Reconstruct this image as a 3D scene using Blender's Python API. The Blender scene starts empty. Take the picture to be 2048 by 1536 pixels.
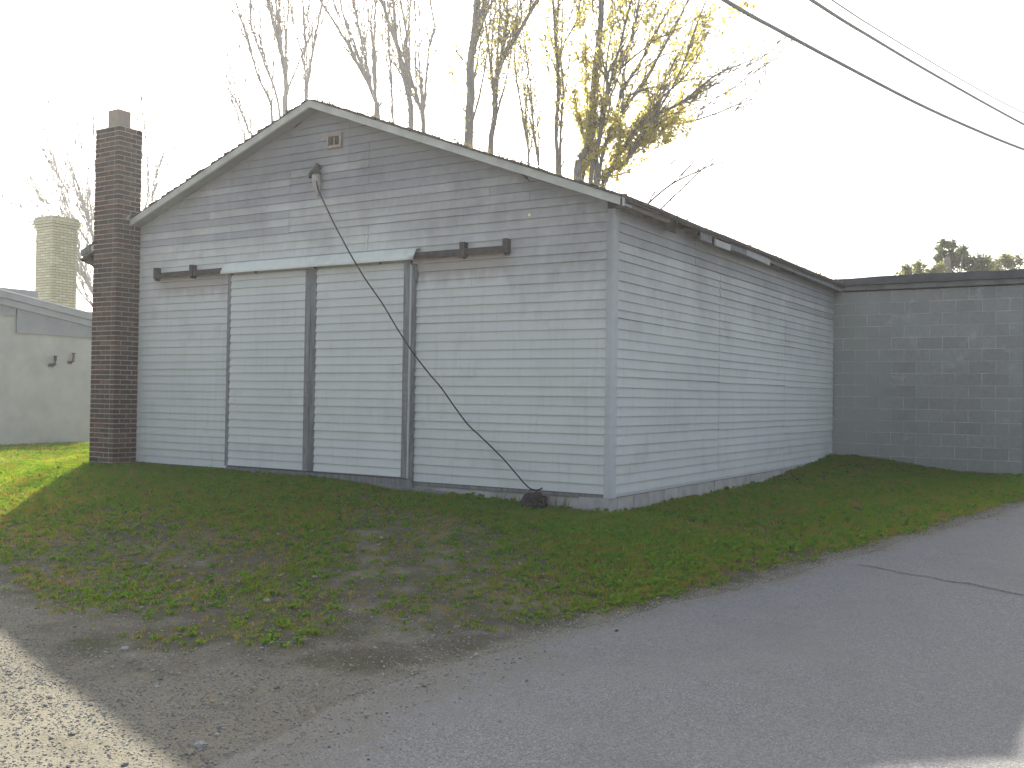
import bpy, math, random
import numpy as np
from mathutils import Vector, Matrix, noise as mnoise

random.seed(7)
R = random.random
U = random.uniform
scene = bpy.context.scene
col = scene.collection

# ------------------------------------------------------------------ camera
CAM = np.array([4.6842, -9.4337, 0.9897])
FPX = 2022.83
YAW, PITCH, ROLL = -0.55951, 0.013703, 0.014897


def cam_axes():
    cy, sy, cp, sp = math.cos(YAW), math.sin(YAW), math.cos(PITCH), math.sin(PITCH)
    f = np.array([sy * cp, cy * cp, sp])
    r = np.array([cy, -sy, 0.0])
    u = np.cross(r, f)
    cr, sr = math.cos(ROLL), math.sin(ROLL)
    return cr * r + sr * u, -sr * r + cr * u, f


CR, CU, CF = cam_axes()
cd = bpy.data.cameras.new('camera')
cam = bpy.data.objects.new('camera', cd)
col.objects.link(cam)
cam.matrix_world = Matrix(((CR[0], CU[0], -CF[0], CAM[0]), (CR[1], CU[1], -CF[1], CAM[1]),
                           (CR[2], CU[2], -CF[2], CAM[2]), (0, 0, 0, 1)))
cd.sensor_fit = 'HORIZONTAL'
cd.sensor_width = 36.0
cd.lens = FPX / 2048 * 36
cd.clip_start = 0.05
cd.clip_end = 2000
scene.camera = cam

# ------------------------------------------------------------------ light
SUN = Vector((-1.13, 1.235, 1.0)).normalized()
SUN_EL = math.asin(SUN.z)
SUN_AZ = math.atan2(SUN.x, SUN.y)
w = bpy.data.worlds.new('World')
scene.world = w
w.use_nodes = True
nt = w.node_tree
bg = nt.nodes['Background']
sky = nt.nodes.new('ShaderNodeTexSky')
sky.sky_type = 'NISHITA'
sky.sun_disc = False
sky.sun_elevation = SUN_EL
sky.sun_rotation = SUN_AZ % (2 * math.pi)
sky.air_density = 1.0
sky.dust_density = 4.0
sky.ozone_density = 1.0
hsv = nt.nodes.new('ShaderNodeHueSaturation')       # a milky autumn sky
hsv.inputs['Saturation'].default_value = 0.62
nt.links.new(sky.outputs[0], hsv.inputs['Color'])
nt.links.new(hsv.outputs[0], bg.inputs[0])
bg.inputs[1].default_value = 0.1
sl = bpy.data.lights.new('sun', 'SUN')
sl.energy = 4.7
sl.angle = math.radians(0.6)
sl.color = (1.0, 0.94, 0.82)
so = bpy.data.objects.new('sun', sl)
col.objects.link(so)
so.rotation_euler = SUN.to_track_quat('Z', 'Y').to_euler()
so.location = (-20, 22, 25)
vs = scene.view_settings
vs.view_transform = 'Standard'
vs.look = 'None'
vs.gamma = 1
vs.exposure = 1.42
vs.use_curve_mapping = False
scene.cycles.max_bounces = 8
scene.cycles.diffuse_bounces = 4
scene.cycles.transparent_max_bounces = 8


# ------------------------------------------------------------------ helpers
def clamp(t, a=0.0, b=1.0):
    return min(max(t, a), b)


def ss(t):
    t = clamp(t)
    return t * t * (3 - 2 * t)


def height(x, y):
    zr = -.6 + .03 * (clamp(y, -14, 12) + 6.5)
    yy = max(y, 0)
    if x < 0:
        zb = float(np.interp(x, [-9, -4, 0], [-.03, -.06, -.20]))
        if x < -9:
            zb -= .02 * min(-9 - x, 8)
    else:
        zb = float(np.interp(yy, [0, 4.8, 8.6], [-.20, -.185, .06]))
    d = math.hypot(max(-y, 0), max(x, 0) * 2.2)
    k = ss(d / 5.4)
    return zb * (1 - k) + zr * k


def px(u, v, depth):
    """point of the place seen at photo pixel (u, v), `depth` metres along the view axis"""
    p = CAM + depth * (CF + CR * (u - 1024) / FPX - CU * (v - 768) / FPX)
    return Vector(p)


def on_plane(u, v, axis, val):
    d = CF + CR * (u - 1024) / FPX - CU * (v - 768) / FPX
    t = (val - CAM[axis]) / d[axis]
    return Vector(CAM + d * t)


class MB:
    def __init__(s):
        s.v, s.f, s.m = [], [], []

    def add(s, verts, faces, mi=0):
        n = len(s.v)
        s.v += [tuple(p) for p in verts]
        s.f += [tuple(i + n for i in f) for f in faces]
        s.m += [mi] * len(faces)
        return s

    def box(s, x0, y0, z0, x1, y1, z1, mi=0):
        return s.add([(x0, y0, z0), (x1, y0, z0), (x1, y1, z0), (x0, y1, z0),
                      (x0, y0, z1), (x1, y0, z1), (x1, y1, z1), (x0, y1, z1)],
                     [(0, 3, 2, 1), (4, 5, 6, 7), (0, 1, 5, 4), (1, 2, 6, 5), (2, 3, 7, 6), (3, 0, 4, 7)], mi)

    def prism(s, pts, ext, mi=0):
        n = len(pts)
        e = Vector(ext)
        vs_ = [Vector(p) for p in pts] + [Vector(p) + e for p in pts]
        fs = [tuple(range(n))[::-1], tuple(range(n, 2 * n))]
        fs += [(i, (i + 1) % n, (i + 1) % n + n, i + n) for i in range(n)]
        return s.add(vs_, fs, mi)

    def tube(s, pts, rad, n=6, mi=0, cap=True):
        pts = [Vector(p) for p in pts]
        base = len(s.v)
        up = Vector((0.13, 0.21, 0.97))
        k = len(pts)
        for i, p in enumerate(pts):
            d = (pts[min(i + 1, k - 1)] - pts[max(i - 1, 0)])
            if d.length < 1e-7:
                d = Vector((0, 0, 1))
            d.normalize()
            a = d.cross(up)
            if a.length < .15:
                a = d.cross(Vector((1, 0, 0)))
            a.normalize()
            b = d.cross(a)
            r = rad[i] if hasattr(rad, '__len__') else rad
            for j in range(n):
                t = 2 * math.pi * j / n
                s.v.append(tuple(p + a * (r * math.cos(t)) + b * (r * math.sin(t))))
        for i in range(k - 1):
            for j in range(n):
                q = (j + 1) % n
                s.f.append((base + i * n + j, base + i * n + q, base + (i + 1) * n + q, base + (i + 1) * n + j))
                s.m.append(mi)
        if cap:
            s.f.append(tuple(base + j for j in range(n))[::-1])
            s.f.append(tuple(base + (k - 1) * n + j for j in range(n)))
            s.m += [mi, mi]
        return s

    def build(s, name, mats, parent=None, smooth=False):
        me = bpy.data.meshes.new(name)
        me.from_pydata(s.v, [], s.f)
        if not isinstance(mats, (list, tuple)):
            mats = [mats]
        for m in mats:
            me.materials.append(m)
        if any(s.m):
            me.polygons.foreach_set('material_index', s.m)
        if smooth:
            me.polygons.foreach_set('use_smooth', [True] * len(me.polygons))
        me.update()
        return place(name, me, parent)


def wm(o):
    m = Matrix.Translation(o.location)
    return m


def place(name, me, parent=None, loc=(0, 0, 0), rot=None, scale=None):
    o = bpy.data.objects.new(name, me)
    col.objects.link(o)
    o.location = loc
    if rot:
        o.rotation_euler = rot
    if scale:
        o.scale = scale
    if parent is not None:
        root = Vector((0, 0, 0))
        q = parent
        while q is not None:            # things are empties that are only translated
            if q.type == 'EMPTY':
                root = q.location.copy()
            q = q.parent
        o.parent = parent
        if parent.type == 'EMPTY':
            o.matrix_parent_inverse = Matrix.Translation(-root)
        else:
            o.matrix_parent_inverse = Matrix.Identity(4)
    return o


def thing(name, label, cat, loc, group=None):
    o = bpy.data.objects.new(name, None)
    col.objects.link(o)
    o.location = loc
    o.empty_display_size = .2
    tag(o, label, cat, group)
    return o


def tag(o, label=None, cat=None, group=None, kind=None):
    if label:
        o['label'] = label
    if cat:
        o['category'] = cat
    if group:
        o['group'] = group
    if kind:
        o['kind'] = kind
    return o


# ------------------------------------------------------------------ materials
class NM:
    def __init__(s, name, rough=.8, spec=.3):
        s.mat = bpy.data.materials.new(name)
        s.mat.use_nodes = True
        s.t = s.mat.node_tree
        s.b = s.t.nodes['Principled BSDF']
        s.b.inputs['Roughness'].default_value = rough
        s.b.inputs['Specular IOR Level'].default_value = spec
        s.geo = s.t.nodes.new('ShaderNodeNewGeometry')
        s.oi = s.t.nodes.new('ShaderNodeObjectInfo')

    def n(s, kind, **kw):
        nd = s.t.nodes.new(kind)
        for k, v in kw.items():
            setattr(nd, k, v)
        return nd

    def link(s, a, b):
        s.t.links.new(a, b)

    def pos(s, scale=(1, 1, 1), rnd=0.0):
        m = s.n('ShaderNodeMapping')
        m.inputs['Scale'].default_value = scale
        s.link(s.geo.outputs['Position'], m.inputs['Vector'])
        if rnd:
            mu = s.n('ShaderNodeMath', operation='MULTIPLY')
            s.link(s.oi.outputs['Random'], mu.inputs[0])
            mu.inputs[1].default_value = rnd
            s.link(mu.outputs[0], m.inputs['Location'])
        return m.outputs[0]

    def noise(s, scale, detail=4, rough=.55, stretch=(1, 1, 1), rnd=0.0):
        t = s.n('ShaderNodeTexNoise')
        t.inputs['Scale'].default_value = scale
        t.inputs['Detail'].default_value = detail
        t.inputs['Roughness'].default_value = rough
        s.link(s.pos(stretch, rnd), t.inputs['Vector'])
        return t.outputs['Fac']

    def ramp(s, fac, a, b, lo=0.0, hi=1.0):
        m = s.n('ShaderNodeMapRange')
        m.clamp = True
        s.link(fac, m.inputs['Value'])
        m.inputs['From Min'].default_value = a
        m.inputs['From Max'].default_value = b
        m.inputs['To Min'].default_value = lo
        m.inputs['To Max'].default_value = hi
        return m.outputs[0]

    def math(s, op, a, b):
        m = s.n('ShaderNodeMath', operation=op)
        for i, x in enumerate((a, b)):
            if isinstance(x, (int, float)):
                m.inputs[i].default_value = x
            else:
                s.link(x, m.inputs[i])
        return m.outputs[0]

    def mix(s, fac, a, b, mode='MIX'):
        m = s.n('ShaderNodeMix', data_type='RGBA', blend_type=mode)
        m.clamp_factor = True
        if isinstance(fac, (int, float)):
            m.inputs[0].default_value = fac
        else:
            s.link(fac, m.inputs[0])
        for i, x in ((6, a), (7, b)):
            if isinstance(x, tuple):
                m.inputs[i].default_value = (*x, 1)
            else:
                s.link(x, m.inputs[i])
        return m.outputs[2]

    def vary(s, c, amt):
        """object-to-object brightness variation"""
        f = s.ramp(s.oi.outputs['Random'], 0, 1, 1 - amt, 1 + amt)
        h = s.n('ShaderNodeHueSaturation')
        s.link(f, h.inputs['Value'])
        s.link(c, h.inputs['Color'])
        return h.outputs[0]

    def bump(s, fac, strength=.3, dist=.01):
        b = s.n('ShaderNodeBump')
        b.inputs['Strength'].default_value = strength
        b.inputs['Distance'].default_value = dist
        s.link(fac, b.inputs['Height'])
        s.link(b.outputs[0], s.b.inputs['Normal'])

    def out(s, c):
        if isinstance(c, tuple):
            s.b.inputs['Base Color'].default_value = (*c, 1)
        else:
            s.link(c, s.b.inputs['Base Color'])
        return s.mat


def simple(name, a, b, scale=6, detail=5, rough=.8, vary=.0, bump=.2, stretch=(1, 1, 1), spec=.3, dist=.004):
    m = NM(name, rough, spec)
    f = m.noise(scale, detail, .6, stretch, 5.0)
    c = m.mix(m.ramp(f, .3, .7), a, b)
    if vary:
        c = m.vary(c, vary)
    if bump:
        m.bump(f, bump, dist)
    return m.out(c)


def make_siding(name, base, dirt, stain, vary=.022):
    m = NM(name, .62, .25)
    big = m.noise(.55, 4, .6)
    blot = m.noise(1.9, 5, .62, (1, 1, 1))
    streak = m.noise(6, 4, .6, (3.2, 3.2, .28))
    fine = m.noise(60, 3, .6, (1, 1, 1), 4.0)
    c = m.mix(m.ramp(big, .35, .68, 0, .55), base, dirt)
    c = m.mix(m.ramp(blot, .55, .78, 0, .4), c, stain)
    c = m.mix(m.ramp(streak, .52, .8, 0, .3), c, stain)
    c = m.mix(m.ramp(fine, .62, .72, 0, .4), c, dirt)
    # mildew plus roof-overhang shade put into the colour, ragged lower edge, high on the gable and along the eave, rust drips under the rails
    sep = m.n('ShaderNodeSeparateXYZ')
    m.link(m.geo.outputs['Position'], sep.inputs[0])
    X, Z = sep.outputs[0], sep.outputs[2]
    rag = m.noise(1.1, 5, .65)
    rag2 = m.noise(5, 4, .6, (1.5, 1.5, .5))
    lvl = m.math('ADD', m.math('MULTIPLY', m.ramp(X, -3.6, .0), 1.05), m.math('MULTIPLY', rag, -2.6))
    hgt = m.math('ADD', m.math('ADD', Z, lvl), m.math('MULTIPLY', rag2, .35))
    mil_shade = m.math('MULTIPLY', m.ramp(hgt, 1.6, 3.0), m.ramp(X, -.04, .01, .8, .58))
    c = m.mix(mil_shade, c, (.19, .19, .205))
    inx = m.math('MULTIPLY', m.ramp(X, -2.6, -2.5), m.ramp(X, -1.15, -1.35))
    inx2 = m.math('MULTIPLY', m.ramp(X, -7.25, -7.0), m.ramp(X, -5.6, -5.8))
    inz = m.math('MULTIPLY', m.ramp(m.math('ADD', Z, m.math('MULTIPLY', rag2, .3)), 2.42, 2.58), m.ramp(Z, 2.64, 2.6))
    c = m.mix(m.math('MULTIPLY', m.math('MULTIPLY', m.math('ADD', inx, inx2), inz), .6), c, (.33, .27, .24))
    # flaked spots down to grey wood
    fl = m.math('MULTIPLY', m.ramp(m.noise(34, 4, .7, (1, 1, 2.5), 9.0), .655, .69), m.ramp(blot, .45, .65))
    c = m.mix(m.math('MULTIPLY', fl, .8), c, (.17, .15, .135))
    c = m.vary(c, vary)
    m.bump(m.noise(25, 4, .6, (.35, .35, 3), 3.0), .25, .003)
    return m.out(c)


M = {}
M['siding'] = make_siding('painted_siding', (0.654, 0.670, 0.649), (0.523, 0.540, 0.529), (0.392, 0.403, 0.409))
M['siding_top'] = make_siding('weathered_shaded_siding', (.50, .52, .53), (.40, .40, .42), (.30, .30, .32), .04)  # darker boards under the roof edge: weathering plus shade in the colour
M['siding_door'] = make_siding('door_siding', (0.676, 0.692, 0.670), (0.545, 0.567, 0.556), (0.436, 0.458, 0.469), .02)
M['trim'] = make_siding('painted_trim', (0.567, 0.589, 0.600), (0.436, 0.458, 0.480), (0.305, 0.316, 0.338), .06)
M['rake'] = simple('worn_rake_paint', (.60, .62, .57), (.42, .43, .40), 4, 6, .7, .05, .3)
M['trim_old'] = simple('grey_weathered_board', (.27, .28, .29), (.15, .15, .155), 9, 6, .8, .12, .4, (3, 3, .35))
M['rust_board'] = simple('rusted_steel', (.10, .088, .08), (.055, .045, .042), 14, 6, .75, .1, .5)
M['dark'] = simple('dark_timber', (.06, .055, .05), (.025, .023, .022), 9, 4, .9, .1, .3)
M['brown'] = simple('bare_brown_wood', (.22, .17, .13), (.12, .095, .08), 7, 5, .85, .15, .4, (.5, .5, 3))
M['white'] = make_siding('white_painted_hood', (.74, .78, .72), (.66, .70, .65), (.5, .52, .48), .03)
M['shingle'] = simple('asphalt_shingle', (.11, .105, .10), (.06, .058, .056), 30, 5, .95, .15, .6)
M['concrete'] = simple('foundation_concrete', (.52, .50, .48), (.36, .34, .335), 5, 7, .9, .08, .5)
M['vent_frame'] = simple('bare_vent_frame', (.42, .34, .29), (.28, .22, .19), 20, 5, .8, .05, .3)
M['cable'] = simple('black_cable', (.03, .03, .032), (.018, .018, .02), 20, 3, .6, .0, .1)
M['overhead'] = simple('overhead_cable', (.36, .38, .38), (.28, .30, .30), 20, 3, .7, .0, .1)
M['lamp_dark'] = simple('dark_fitting', (.05, .047, .05), (.025, .024, .026), 25, 3, .6, .0, .2)
M['lamp_pale'] = simple('pale_porcelain', (.50, .46, .42), (.36, .33, .30), 30, 4, .5, .0, .2)
M['stucco'] = simple('white_stucco', (0.549, 0.560, 0.504), (0.403, 0.426, 0.386), 1.6, 8, .9, .0, .35, dist=.006)
M['metal'] = simple('grey_roof_metal', (.40, .42, .44), (.31, .33, .36), 3, 4, .55, .0, .1, spec=.5)
M['panel'] = simple('grey_panel', (.34, .37, .38), (.28, .30, .315), 3, 4, .7, .0, .1)
M['edge'] = simple('bright_drip_edge', (.75, .76, .75), (.65, .66, .65), 3, 4, .5, .0, .1, spec=.5)
M['pipe_dark'] = simple('dark_iron_pipe', (.05, .055, .06), (.035, .035, .04), 20, 3, .5, .0, .2)
M['pipe_rust'] = simple('rusty_pipe', (.20, .11, .075), (.13, .07, .05), 20, 4, .8, .0, .3)
M['clay'] = simple('clay_flue_tile', (.42, .35, .28), (.32, .27, .22), 9, 5, .8, .0, .3)
M['mortar_red'] = simple('chimney_mortar', (.50, .48, .41), (.36, .345, .30), 18, 5, .95, .0, .4)
M['mortar_yellow'] = simple('yellow_chimney_mortar', (.19, .17, .13), (.13, .12, .095), 18, 5, .95, .0, .4)
M['mortar_block'] = simple('block_mortar', (.66, .68, .64), (.34, .34, .33), 2.6, 6, .95, .0, .4)
M['coping'] = simple('dark_parapet_metal', (.13, .135, .145), (.07, .072, .08), 2.5, 6, .7, .0, .3)
M['cap_trim'] = simple('pale_parapet_trim', (.26, .26, .25), (.17, .17, .17), 4, 6, .8, .0, .3)
M['plaster'] = simple('pale_parging', (.30, .31, .30), (.20, .21, .20), 2.2, 7, .9, .0, .4)
M['bark'] = simple('grey_bark', (.27, .25, .23), (.16, .15, .135), 8, 6, .95, .1, .6, (1, 1, .4), dist=.02)
M['stone'] = simple('pale_stone', (.32, .31, .30), (.22, .21, .20), 12, 5, .9, .3, .4)
M['lump'] = simple('dark_rotted_wood', (.065, .058, .056), (.03, .028, .028), 24, 6, .95, .0, .9, dist=.02)


def brick_mat(name, a, b, c3, spread):
    m = NM(name, .9, .2)
    cr = m.n('ShaderNodeValToRGB')
    e = cr.color_ramp.elements
    e[0].position, e[0].color = 0.0, (*a, 1)
    e[1].position, e[1].color = 1.0, (*b, 1)
    q = cr.color_ramp.elements.new(.5)
    q.color = (*c3, 1)
    m.link(m.oi.outputs['Random'], cr.inputs[0])
    f = m.noise(28, 5, .65, (1, 1, 1), 9)
    c = m.mix(m.ramp(f, .35, .75, 0, spread), cr.outputs[0], tuple(x * .45 for x in c3))
    m.bump(f, .6, .006)
    return m.out(c)


M['brick_red'] = brick_mat('red_brick', (.15, .066, .052), (.215, .125, .09), (.080, .064, .058), .6)
M['brick_yellow'] = brick_mat('buff_brick', (.60, .54, .34), (.68, .64, .44), (.52, .49, .33), .35)


def block_mat():
    m = NM('concrete_block', .92, .2)
    f = m.noise(16, 7, .7, (1, 1, 1), 7)
    big = m.noise(.7, 5, .6)
    c = m.mix(m.ramp(f, .3, .72), (.35, .352, .33), (.245, .248, .232))
    c = m.mix(m.ramp(big, .42, .62, .0, .45), c, (.33, .34, .32))
    wear = m.math('MULTIPLY', m.ramp(m.noise(2.6, 6, .74), .60, .66), .5)
    c = m.mix(wear, c, (.50, .52, .49))
    sep = m.n('ShaderNodeSeparateXYZ')
    m.link(m.geo.outputs['Position'], sep.inputs[0])
    c = m.vary(c, .08)
    pa = m.math('ADD', sep.outputs[0], m.math('MULTIPLY', m.noise(1.6, 5, .6), -1.3))
    c = m.mix(m.ramp(pa, .45, -.15, 0, .8), c, (.36, .37, .345))
    m.bump(f, .6, .006)
    return m.out(c)


M['block'] = block_mat()


def ground_mat():
    m = NM('ground_soil', 1.0, .1)
    at = m.n('ShaderNodeAttribute', attribute_name='gravel')
    big = m.noise(1.6, 7, .72)
    mid = m.noise(9, 6, .7)
    fine = m.noise(90, 4, .7)
    soil = m.mix(m.ramp(mid, .35, .65), (0.120, 0.104, 0.080), (0.072, 0.064, 0.048))
    soil = m.mix(m.ramp(big, .4, .6, 0, .7), soil, (0.068, 0.080, 0.036))
    soil = m.mix(m.ramp(fine, .45, .7, 0, .7), soil, (0.176, 0.156, 0.112))
    v = m.n('ShaderNodeTexVoronoi')
    v.inputs['Scale'].default_value = 75
    m.link(m.pos(), v.inputs['Vector'])
    grav = m.mix(m.ramp(v.outputs['Color'], 0, 1), (0.150, 0.139, 0.109), (0.252, 0.235, 0.187))
    grav = m.mix(m.ramp(mid, .45, .7, 0, .75), grav, (0.238, 0.212, 0.151))
    grav = m.mix(m.ramp(fine, .55, .75, 0, .6), grav, (0.080, 0.076, 0.068))
    k = m.ramp(m.math('ADD', at.outputs['Fac'], m.ramp(m.noise(2.6, 5, .65), .3, .7, -.5, .5)), .2, .8)
    c = m.mix(k, soil, grav)
    m.bump(m.math('ADD', fine, m.math('MULTIPLY', v.outputs['Distance'], .6)), .55, .008)
    return m.out(c)


M['ground'] = ground_mat()


def asphalt_mat():
    m = NM('old_asphalt', .88, .3)
    v = m.n('ShaderNodeTexVoronoi')
    v.inputs['Scale'].default_value = 95
    m.link(m.pos(), v.inputs['Vector'])
    sp = m.ramp(v.outputs['Color'], 0, 1)
    c = m.mix(sp, (.152, .152, .155), (.295, .292, .288))
    c = m.mix(m.ramp(m.noise(150, 2, .5), .55, .68, 0, .9), c, (.06, .06, .065))
    c = m.mix(m.ramp(m.noise(120, 2, .5), .62, .70, 0, .9), c, (.5, .49, .47))
    c = m.mix(m.ramp(m.noise(.8, 5, .6), .38, .68, 0, .5), c, (.225, .22, .205))
    c = m.mix(m.ramp(m.noise(1.7, 6, .7), .5, .75, 0, .28), c, (.13, .13, .132))
    at = m.n('ShaderNodeAttribute', attribute_name='dust')
    dn = m.math('ADD', at.outputs['Fac'], m.ramp(m.noise(9, 6, .75), .3, .7, -.45, .45))
    grit = m.mix(m.ramp(m.noise(110, 3, .7), .35, .65), (.13, .125, .11), (.27, .255, .215))
    c = m.mix(m.ramp(dn, .30, .72, 0, .9), c, grit)
    m.bump(m.math('ADD', v.outputs['Distance'], m.noise(200, 3, .6)), .6, .008)
    return m.out(c)


M['asphalt'] = asphalt_mat()


def leafy(name, cols, trans=.55, patch=None, rough=.55, glow=None):
    m = NM(name, rough, .3)
    cr = m.n('ShaderNodeValToRGB')
    els = cr.color_ramp.elements
    while len(els) < len(cols):
        els.new(.5)
    for i, c in enumerate(cols):
        els[i].position = i / (len(cols) - 1)
        els[i].color = (*c, 1)
    if patch:
        f = m.math('ADD', m.math('MULTIPLY', m.oi.outputs['Random'], patch[1]),
                   m.ramp(m.noise(patch[0], 5, .65), .32, .60, -.05, 1 - patch[1] + .05))
    else:
        wn = m.n('ShaderNodeTexWhiteNoise')
        at = m.n('ShaderNodeAttribute', attribute_name='leafid')
        m.link(at.outputs['Fac'], wn.inputs['Vector'])
        f = wn.outputs['Value']
    m.link(f, cr.inputs[0])
    m.out(cr.outputs[0])
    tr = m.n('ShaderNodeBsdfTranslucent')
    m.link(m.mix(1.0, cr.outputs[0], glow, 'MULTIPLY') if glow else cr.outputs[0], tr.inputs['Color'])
    mx = m.n('ShaderNodeMixShader')
    mx.inputs[0].default_value = trans
    m.link(m.b.outputs[0], mx.inputs[1])
    m.link(tr.outputs[0], mx.inputs[2])
    m.link(mx.outputs[0], m.t.nodes['Material Output'].inputs[0])
    return m.mat


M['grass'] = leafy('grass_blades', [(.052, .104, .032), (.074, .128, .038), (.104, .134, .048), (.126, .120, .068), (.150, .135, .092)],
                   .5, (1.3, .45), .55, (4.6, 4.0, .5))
M['weed'] = leafy('broad_weed', [(0.050, 0.119, 0.032), (0.072, 0.151, 0.043), (0.101, 0.144, 0.047)], .5, (1.0, .6), .55, (4.0, 3.8, .5))
M['yellow_leaf'] = leafy('yellow_autumn_leaf', [(.66, .60, .14), (.78, .68, .20), (.50, .53, .14), (.74, .54, .18)], .8)
M['dry_leaf'] = leafy('fallen_dry_leaf', [(.36, .27, .15), (.26, .17, .09), (.42, .36, .20), (.18, .12, .07)], .2)
M['green_leaf'] = leafy('green_tree_leaf', [(.05, .085, .03), (.09, .12, .04), (.14, .16, .05)], .5)
M['olive_leaf'] = leafy('olive_tree_leaf', [(.16, .18, .05), (.24, .24, .07), (.11, .14, .045)], .55)

# ------------------------------------------------------------------ ground and road
GRAVEL_LINE = ([-14, -6, -2.45, -.95, -.15, .34, .69, 1.01, 1.27, 1.5, 1.9], [-4.6, -4.7, -5.0, -5.4, -5.5, -5.2, -4.95, -4.6, -4.3, -3.7, -2.2])
ROAD_Y = [-40, -14, -9, -7.2, -6.435, -5.676, -5.152, -4.552, -3.821, -2.886, -1.934, -.554, 1.652, 4.788, 9, 16, 30, 60]
ROAD_X = [-2, .9, 1.45, 1.5, 1.348, 1.175, 1.259, 1.332, 1.482, 1.752, 2.029, 2.302, 2.774, 3.394, 4.3, 6.2, 11, 25]


def road_edge(y):
    return float(np.interp(y, ROAD_Y, ROAD_X))


def gravel_amount(x, y):
    line = float(np.interp(x, GRAVEL_LINE[0], GRAVEL_LINE[1]))
    n = mnoise.noise(Vector((x * 1.6, y * 1.6, 12))) * .5 + mnoise.noise(Vector((x * 5, y * 5, 2))) * .25
    g = clamp(.5 + (line - y) * .85 + n)
    e = road_edge(y) - x            # strip of grit along the asphalt
    if e > -1:
        g = max(g, clamp(.9 - e * 3.2))
    return g


def worn(x, y):
    """thin trodden ground running from the doors down to the road"""
    # left edge of the strip runs from (-2.3, -1.5) to (.7, -5)
    s_ = ((x + 2.3) * 3.5 + (y + 1.5) * 3.0) / 4.61
    a = ss((s_ + .25) / .5) * (1 - ss((s_ - 1.0) / 1.3)) * ss((-y - .5) / 1.0)
    b = math.exp(-(((x + 2.6) / 1.3) ** 2 + ((y + 3.4) / .8) ** 2)) * .8
    return max(a, b)


def hz(x, y):
    n = mnoise.noise(Vector((x * .9, y * .9, 0))) * .018 + mnoise.noise(Vector((x * 4, y * 4, 3))) * .006
    return height(x, y) + n


xs = np.unique(np.round(np.concatenate([np.arange(-400, -30, 25), np.arange(-30, -17, 1.0), np.arange(-17, 8, .11), np.arange(8, 30, 1.5), np.arange(30, 401, 25)]), 3))
ys = np.unique(np.round(np.concatenate([np.arange(-200, -16, 20), np.arange(-16, -9, .5), np.arange(-9, 11, .11), np.arange(11, 30, 1.5), np.arange(30, 500, 25)]), 3))
gv, ga = [], []
for y in ys:
    for x in xs:
        gv.append((x, y, hz(x, y)))
        ga.append(max(gravel_amount(x, y), .34 * worn(x, y)))
nx = len(xs)
gf = [(j * nx + i, j * nx + i + 1, (j + 1) * nx + i + 1, (j + 1) * nx + i) for j in range(len(ys) - 1) for i in range(nx - 1)]
me = bpy.data.meshes.new('ground')
me.from_pydata(gv, [], gf)
me.attributes.new('gravel', 'FLOAT', 'POINT').data.foreach_set('value', ga)
me.polygons.foreach_set('use_smooth', [True] * len(me.polygons))
me.materials.append(M['ground'])
tag(place('ground', me), kind='structure')

ry = list(np.arange(-14, 14, .06)) + list(np.arange(14, 60, 1.0))
ry = list(np.arange(-40, -14, 1.0)) + ry
rv, rf, rd = [], [], []
NC = 26
for j, y in enumerate(ry):
    e = road_edge(y) + mnoise.noise(Vector((y * 1.3, 5, 0))) * .11 + mnoise.noise(Vector((y * 6, 1, 0))) * .035 + mnoise.noise(Vector((y * 22, 2, 0))) * .012
    for i in range(NC):
        t = (i / (NC - 1)) ** 1.4
        x = e + 5.4 * t
        lift = .014 if i > 0 else -.012
        rv.append((x, y, hz(x, y) * 1.0 + lift + (.02 * math.sin(math.pi * t))))
        wd = .9 if y < -4.2 else .3
        rd.append(clamp(1 - 5.4 * t / wd) + (.15 if i == 0 else 0))
for j in range(len(ry) - 1):
    for i in range(NC - 1):
        a = j * NC + i
        rf.append((a, a + 1, a + NC + 1, a + NC))
me = bpy.data.meshes.new('road')
me.from_pydata(rv, [], rf)
me.attributes.new('dust', 'FLOAT', 'POINT').data.foreach_set('value', rd)
me.materials.append(M['asphalt'])
me.polygons.foreach_set('use_smooth', [True] * len(me.polygons))
road = tag(place('road', me), kind='structure')
# long crack across the asphalt


def road_z(x, y):
    e = road_edge(y)
    t = clamp((x - e) / 5.4)
    return hz(x, y) + .014 + .02 * math.sin(math.pi * t)


cb = MB()
pts = []
for i in range(90):
    t = i / 89
    x = 2.6 + 3.9 * t
    y = -.50 - 1.75 * t + mnoise.noise(Vector((t * 14, 0, 0))) * .06 + mnoise.noise(Vector((t * 60, 0, 4))) * .015
    pts.append((x, y))
vv = []
for i, (x, y) in enumerate(pts):
    hw = .005 + .007 * abs(mnoise.noise(Vector((i * .35, 3, 3))))
    vv += [(x, y - hw, road_z(x, y - hw) + .005), (x, y + hw, road_z(x, y + hw) + .005)]
cb.add(vv, [(2 * i, 2 * i + 2, 2 * i + 3, 2 * i + 1) for i in range(89)])
cb.build('crack', M['dark'], road)

# ------------------------------------------------------------------ barn
E = .1016
PKX, PKZ = -4.136, 4.67
LX, LZ = -8.60, 3.07
RX, RZ = .20, 3.055
LEN = 8.71
WX0 = -8.30                                     # left wall


def roof_z(x):
    if x < PKX:
        return LZ + (PKZ - LZ) * (x - LX) / (PKX - LX)
    return RZ + (PKZ - RZ) * (RX - x) / (RX - PKX)


def xlim(z):
    """x range of the gable at height z, under the roof boards"""
    z += .10
    if z <= 3.14:
        return WX0, 0.0
    l = LX + (z - LZ) / (PKZ - LZ) * (PKX - LX)
    r = RX - (z - RZ) / (PKZ - RZ) * (RX - PKX)
    return max(l, WX0), min(r, 0.0)


barn = thing('barn', 'old gabled garage clad in peeling pale clapboard with a pair of sliding doors', 'garage', (-4.1, 4.3, -.1))


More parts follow.
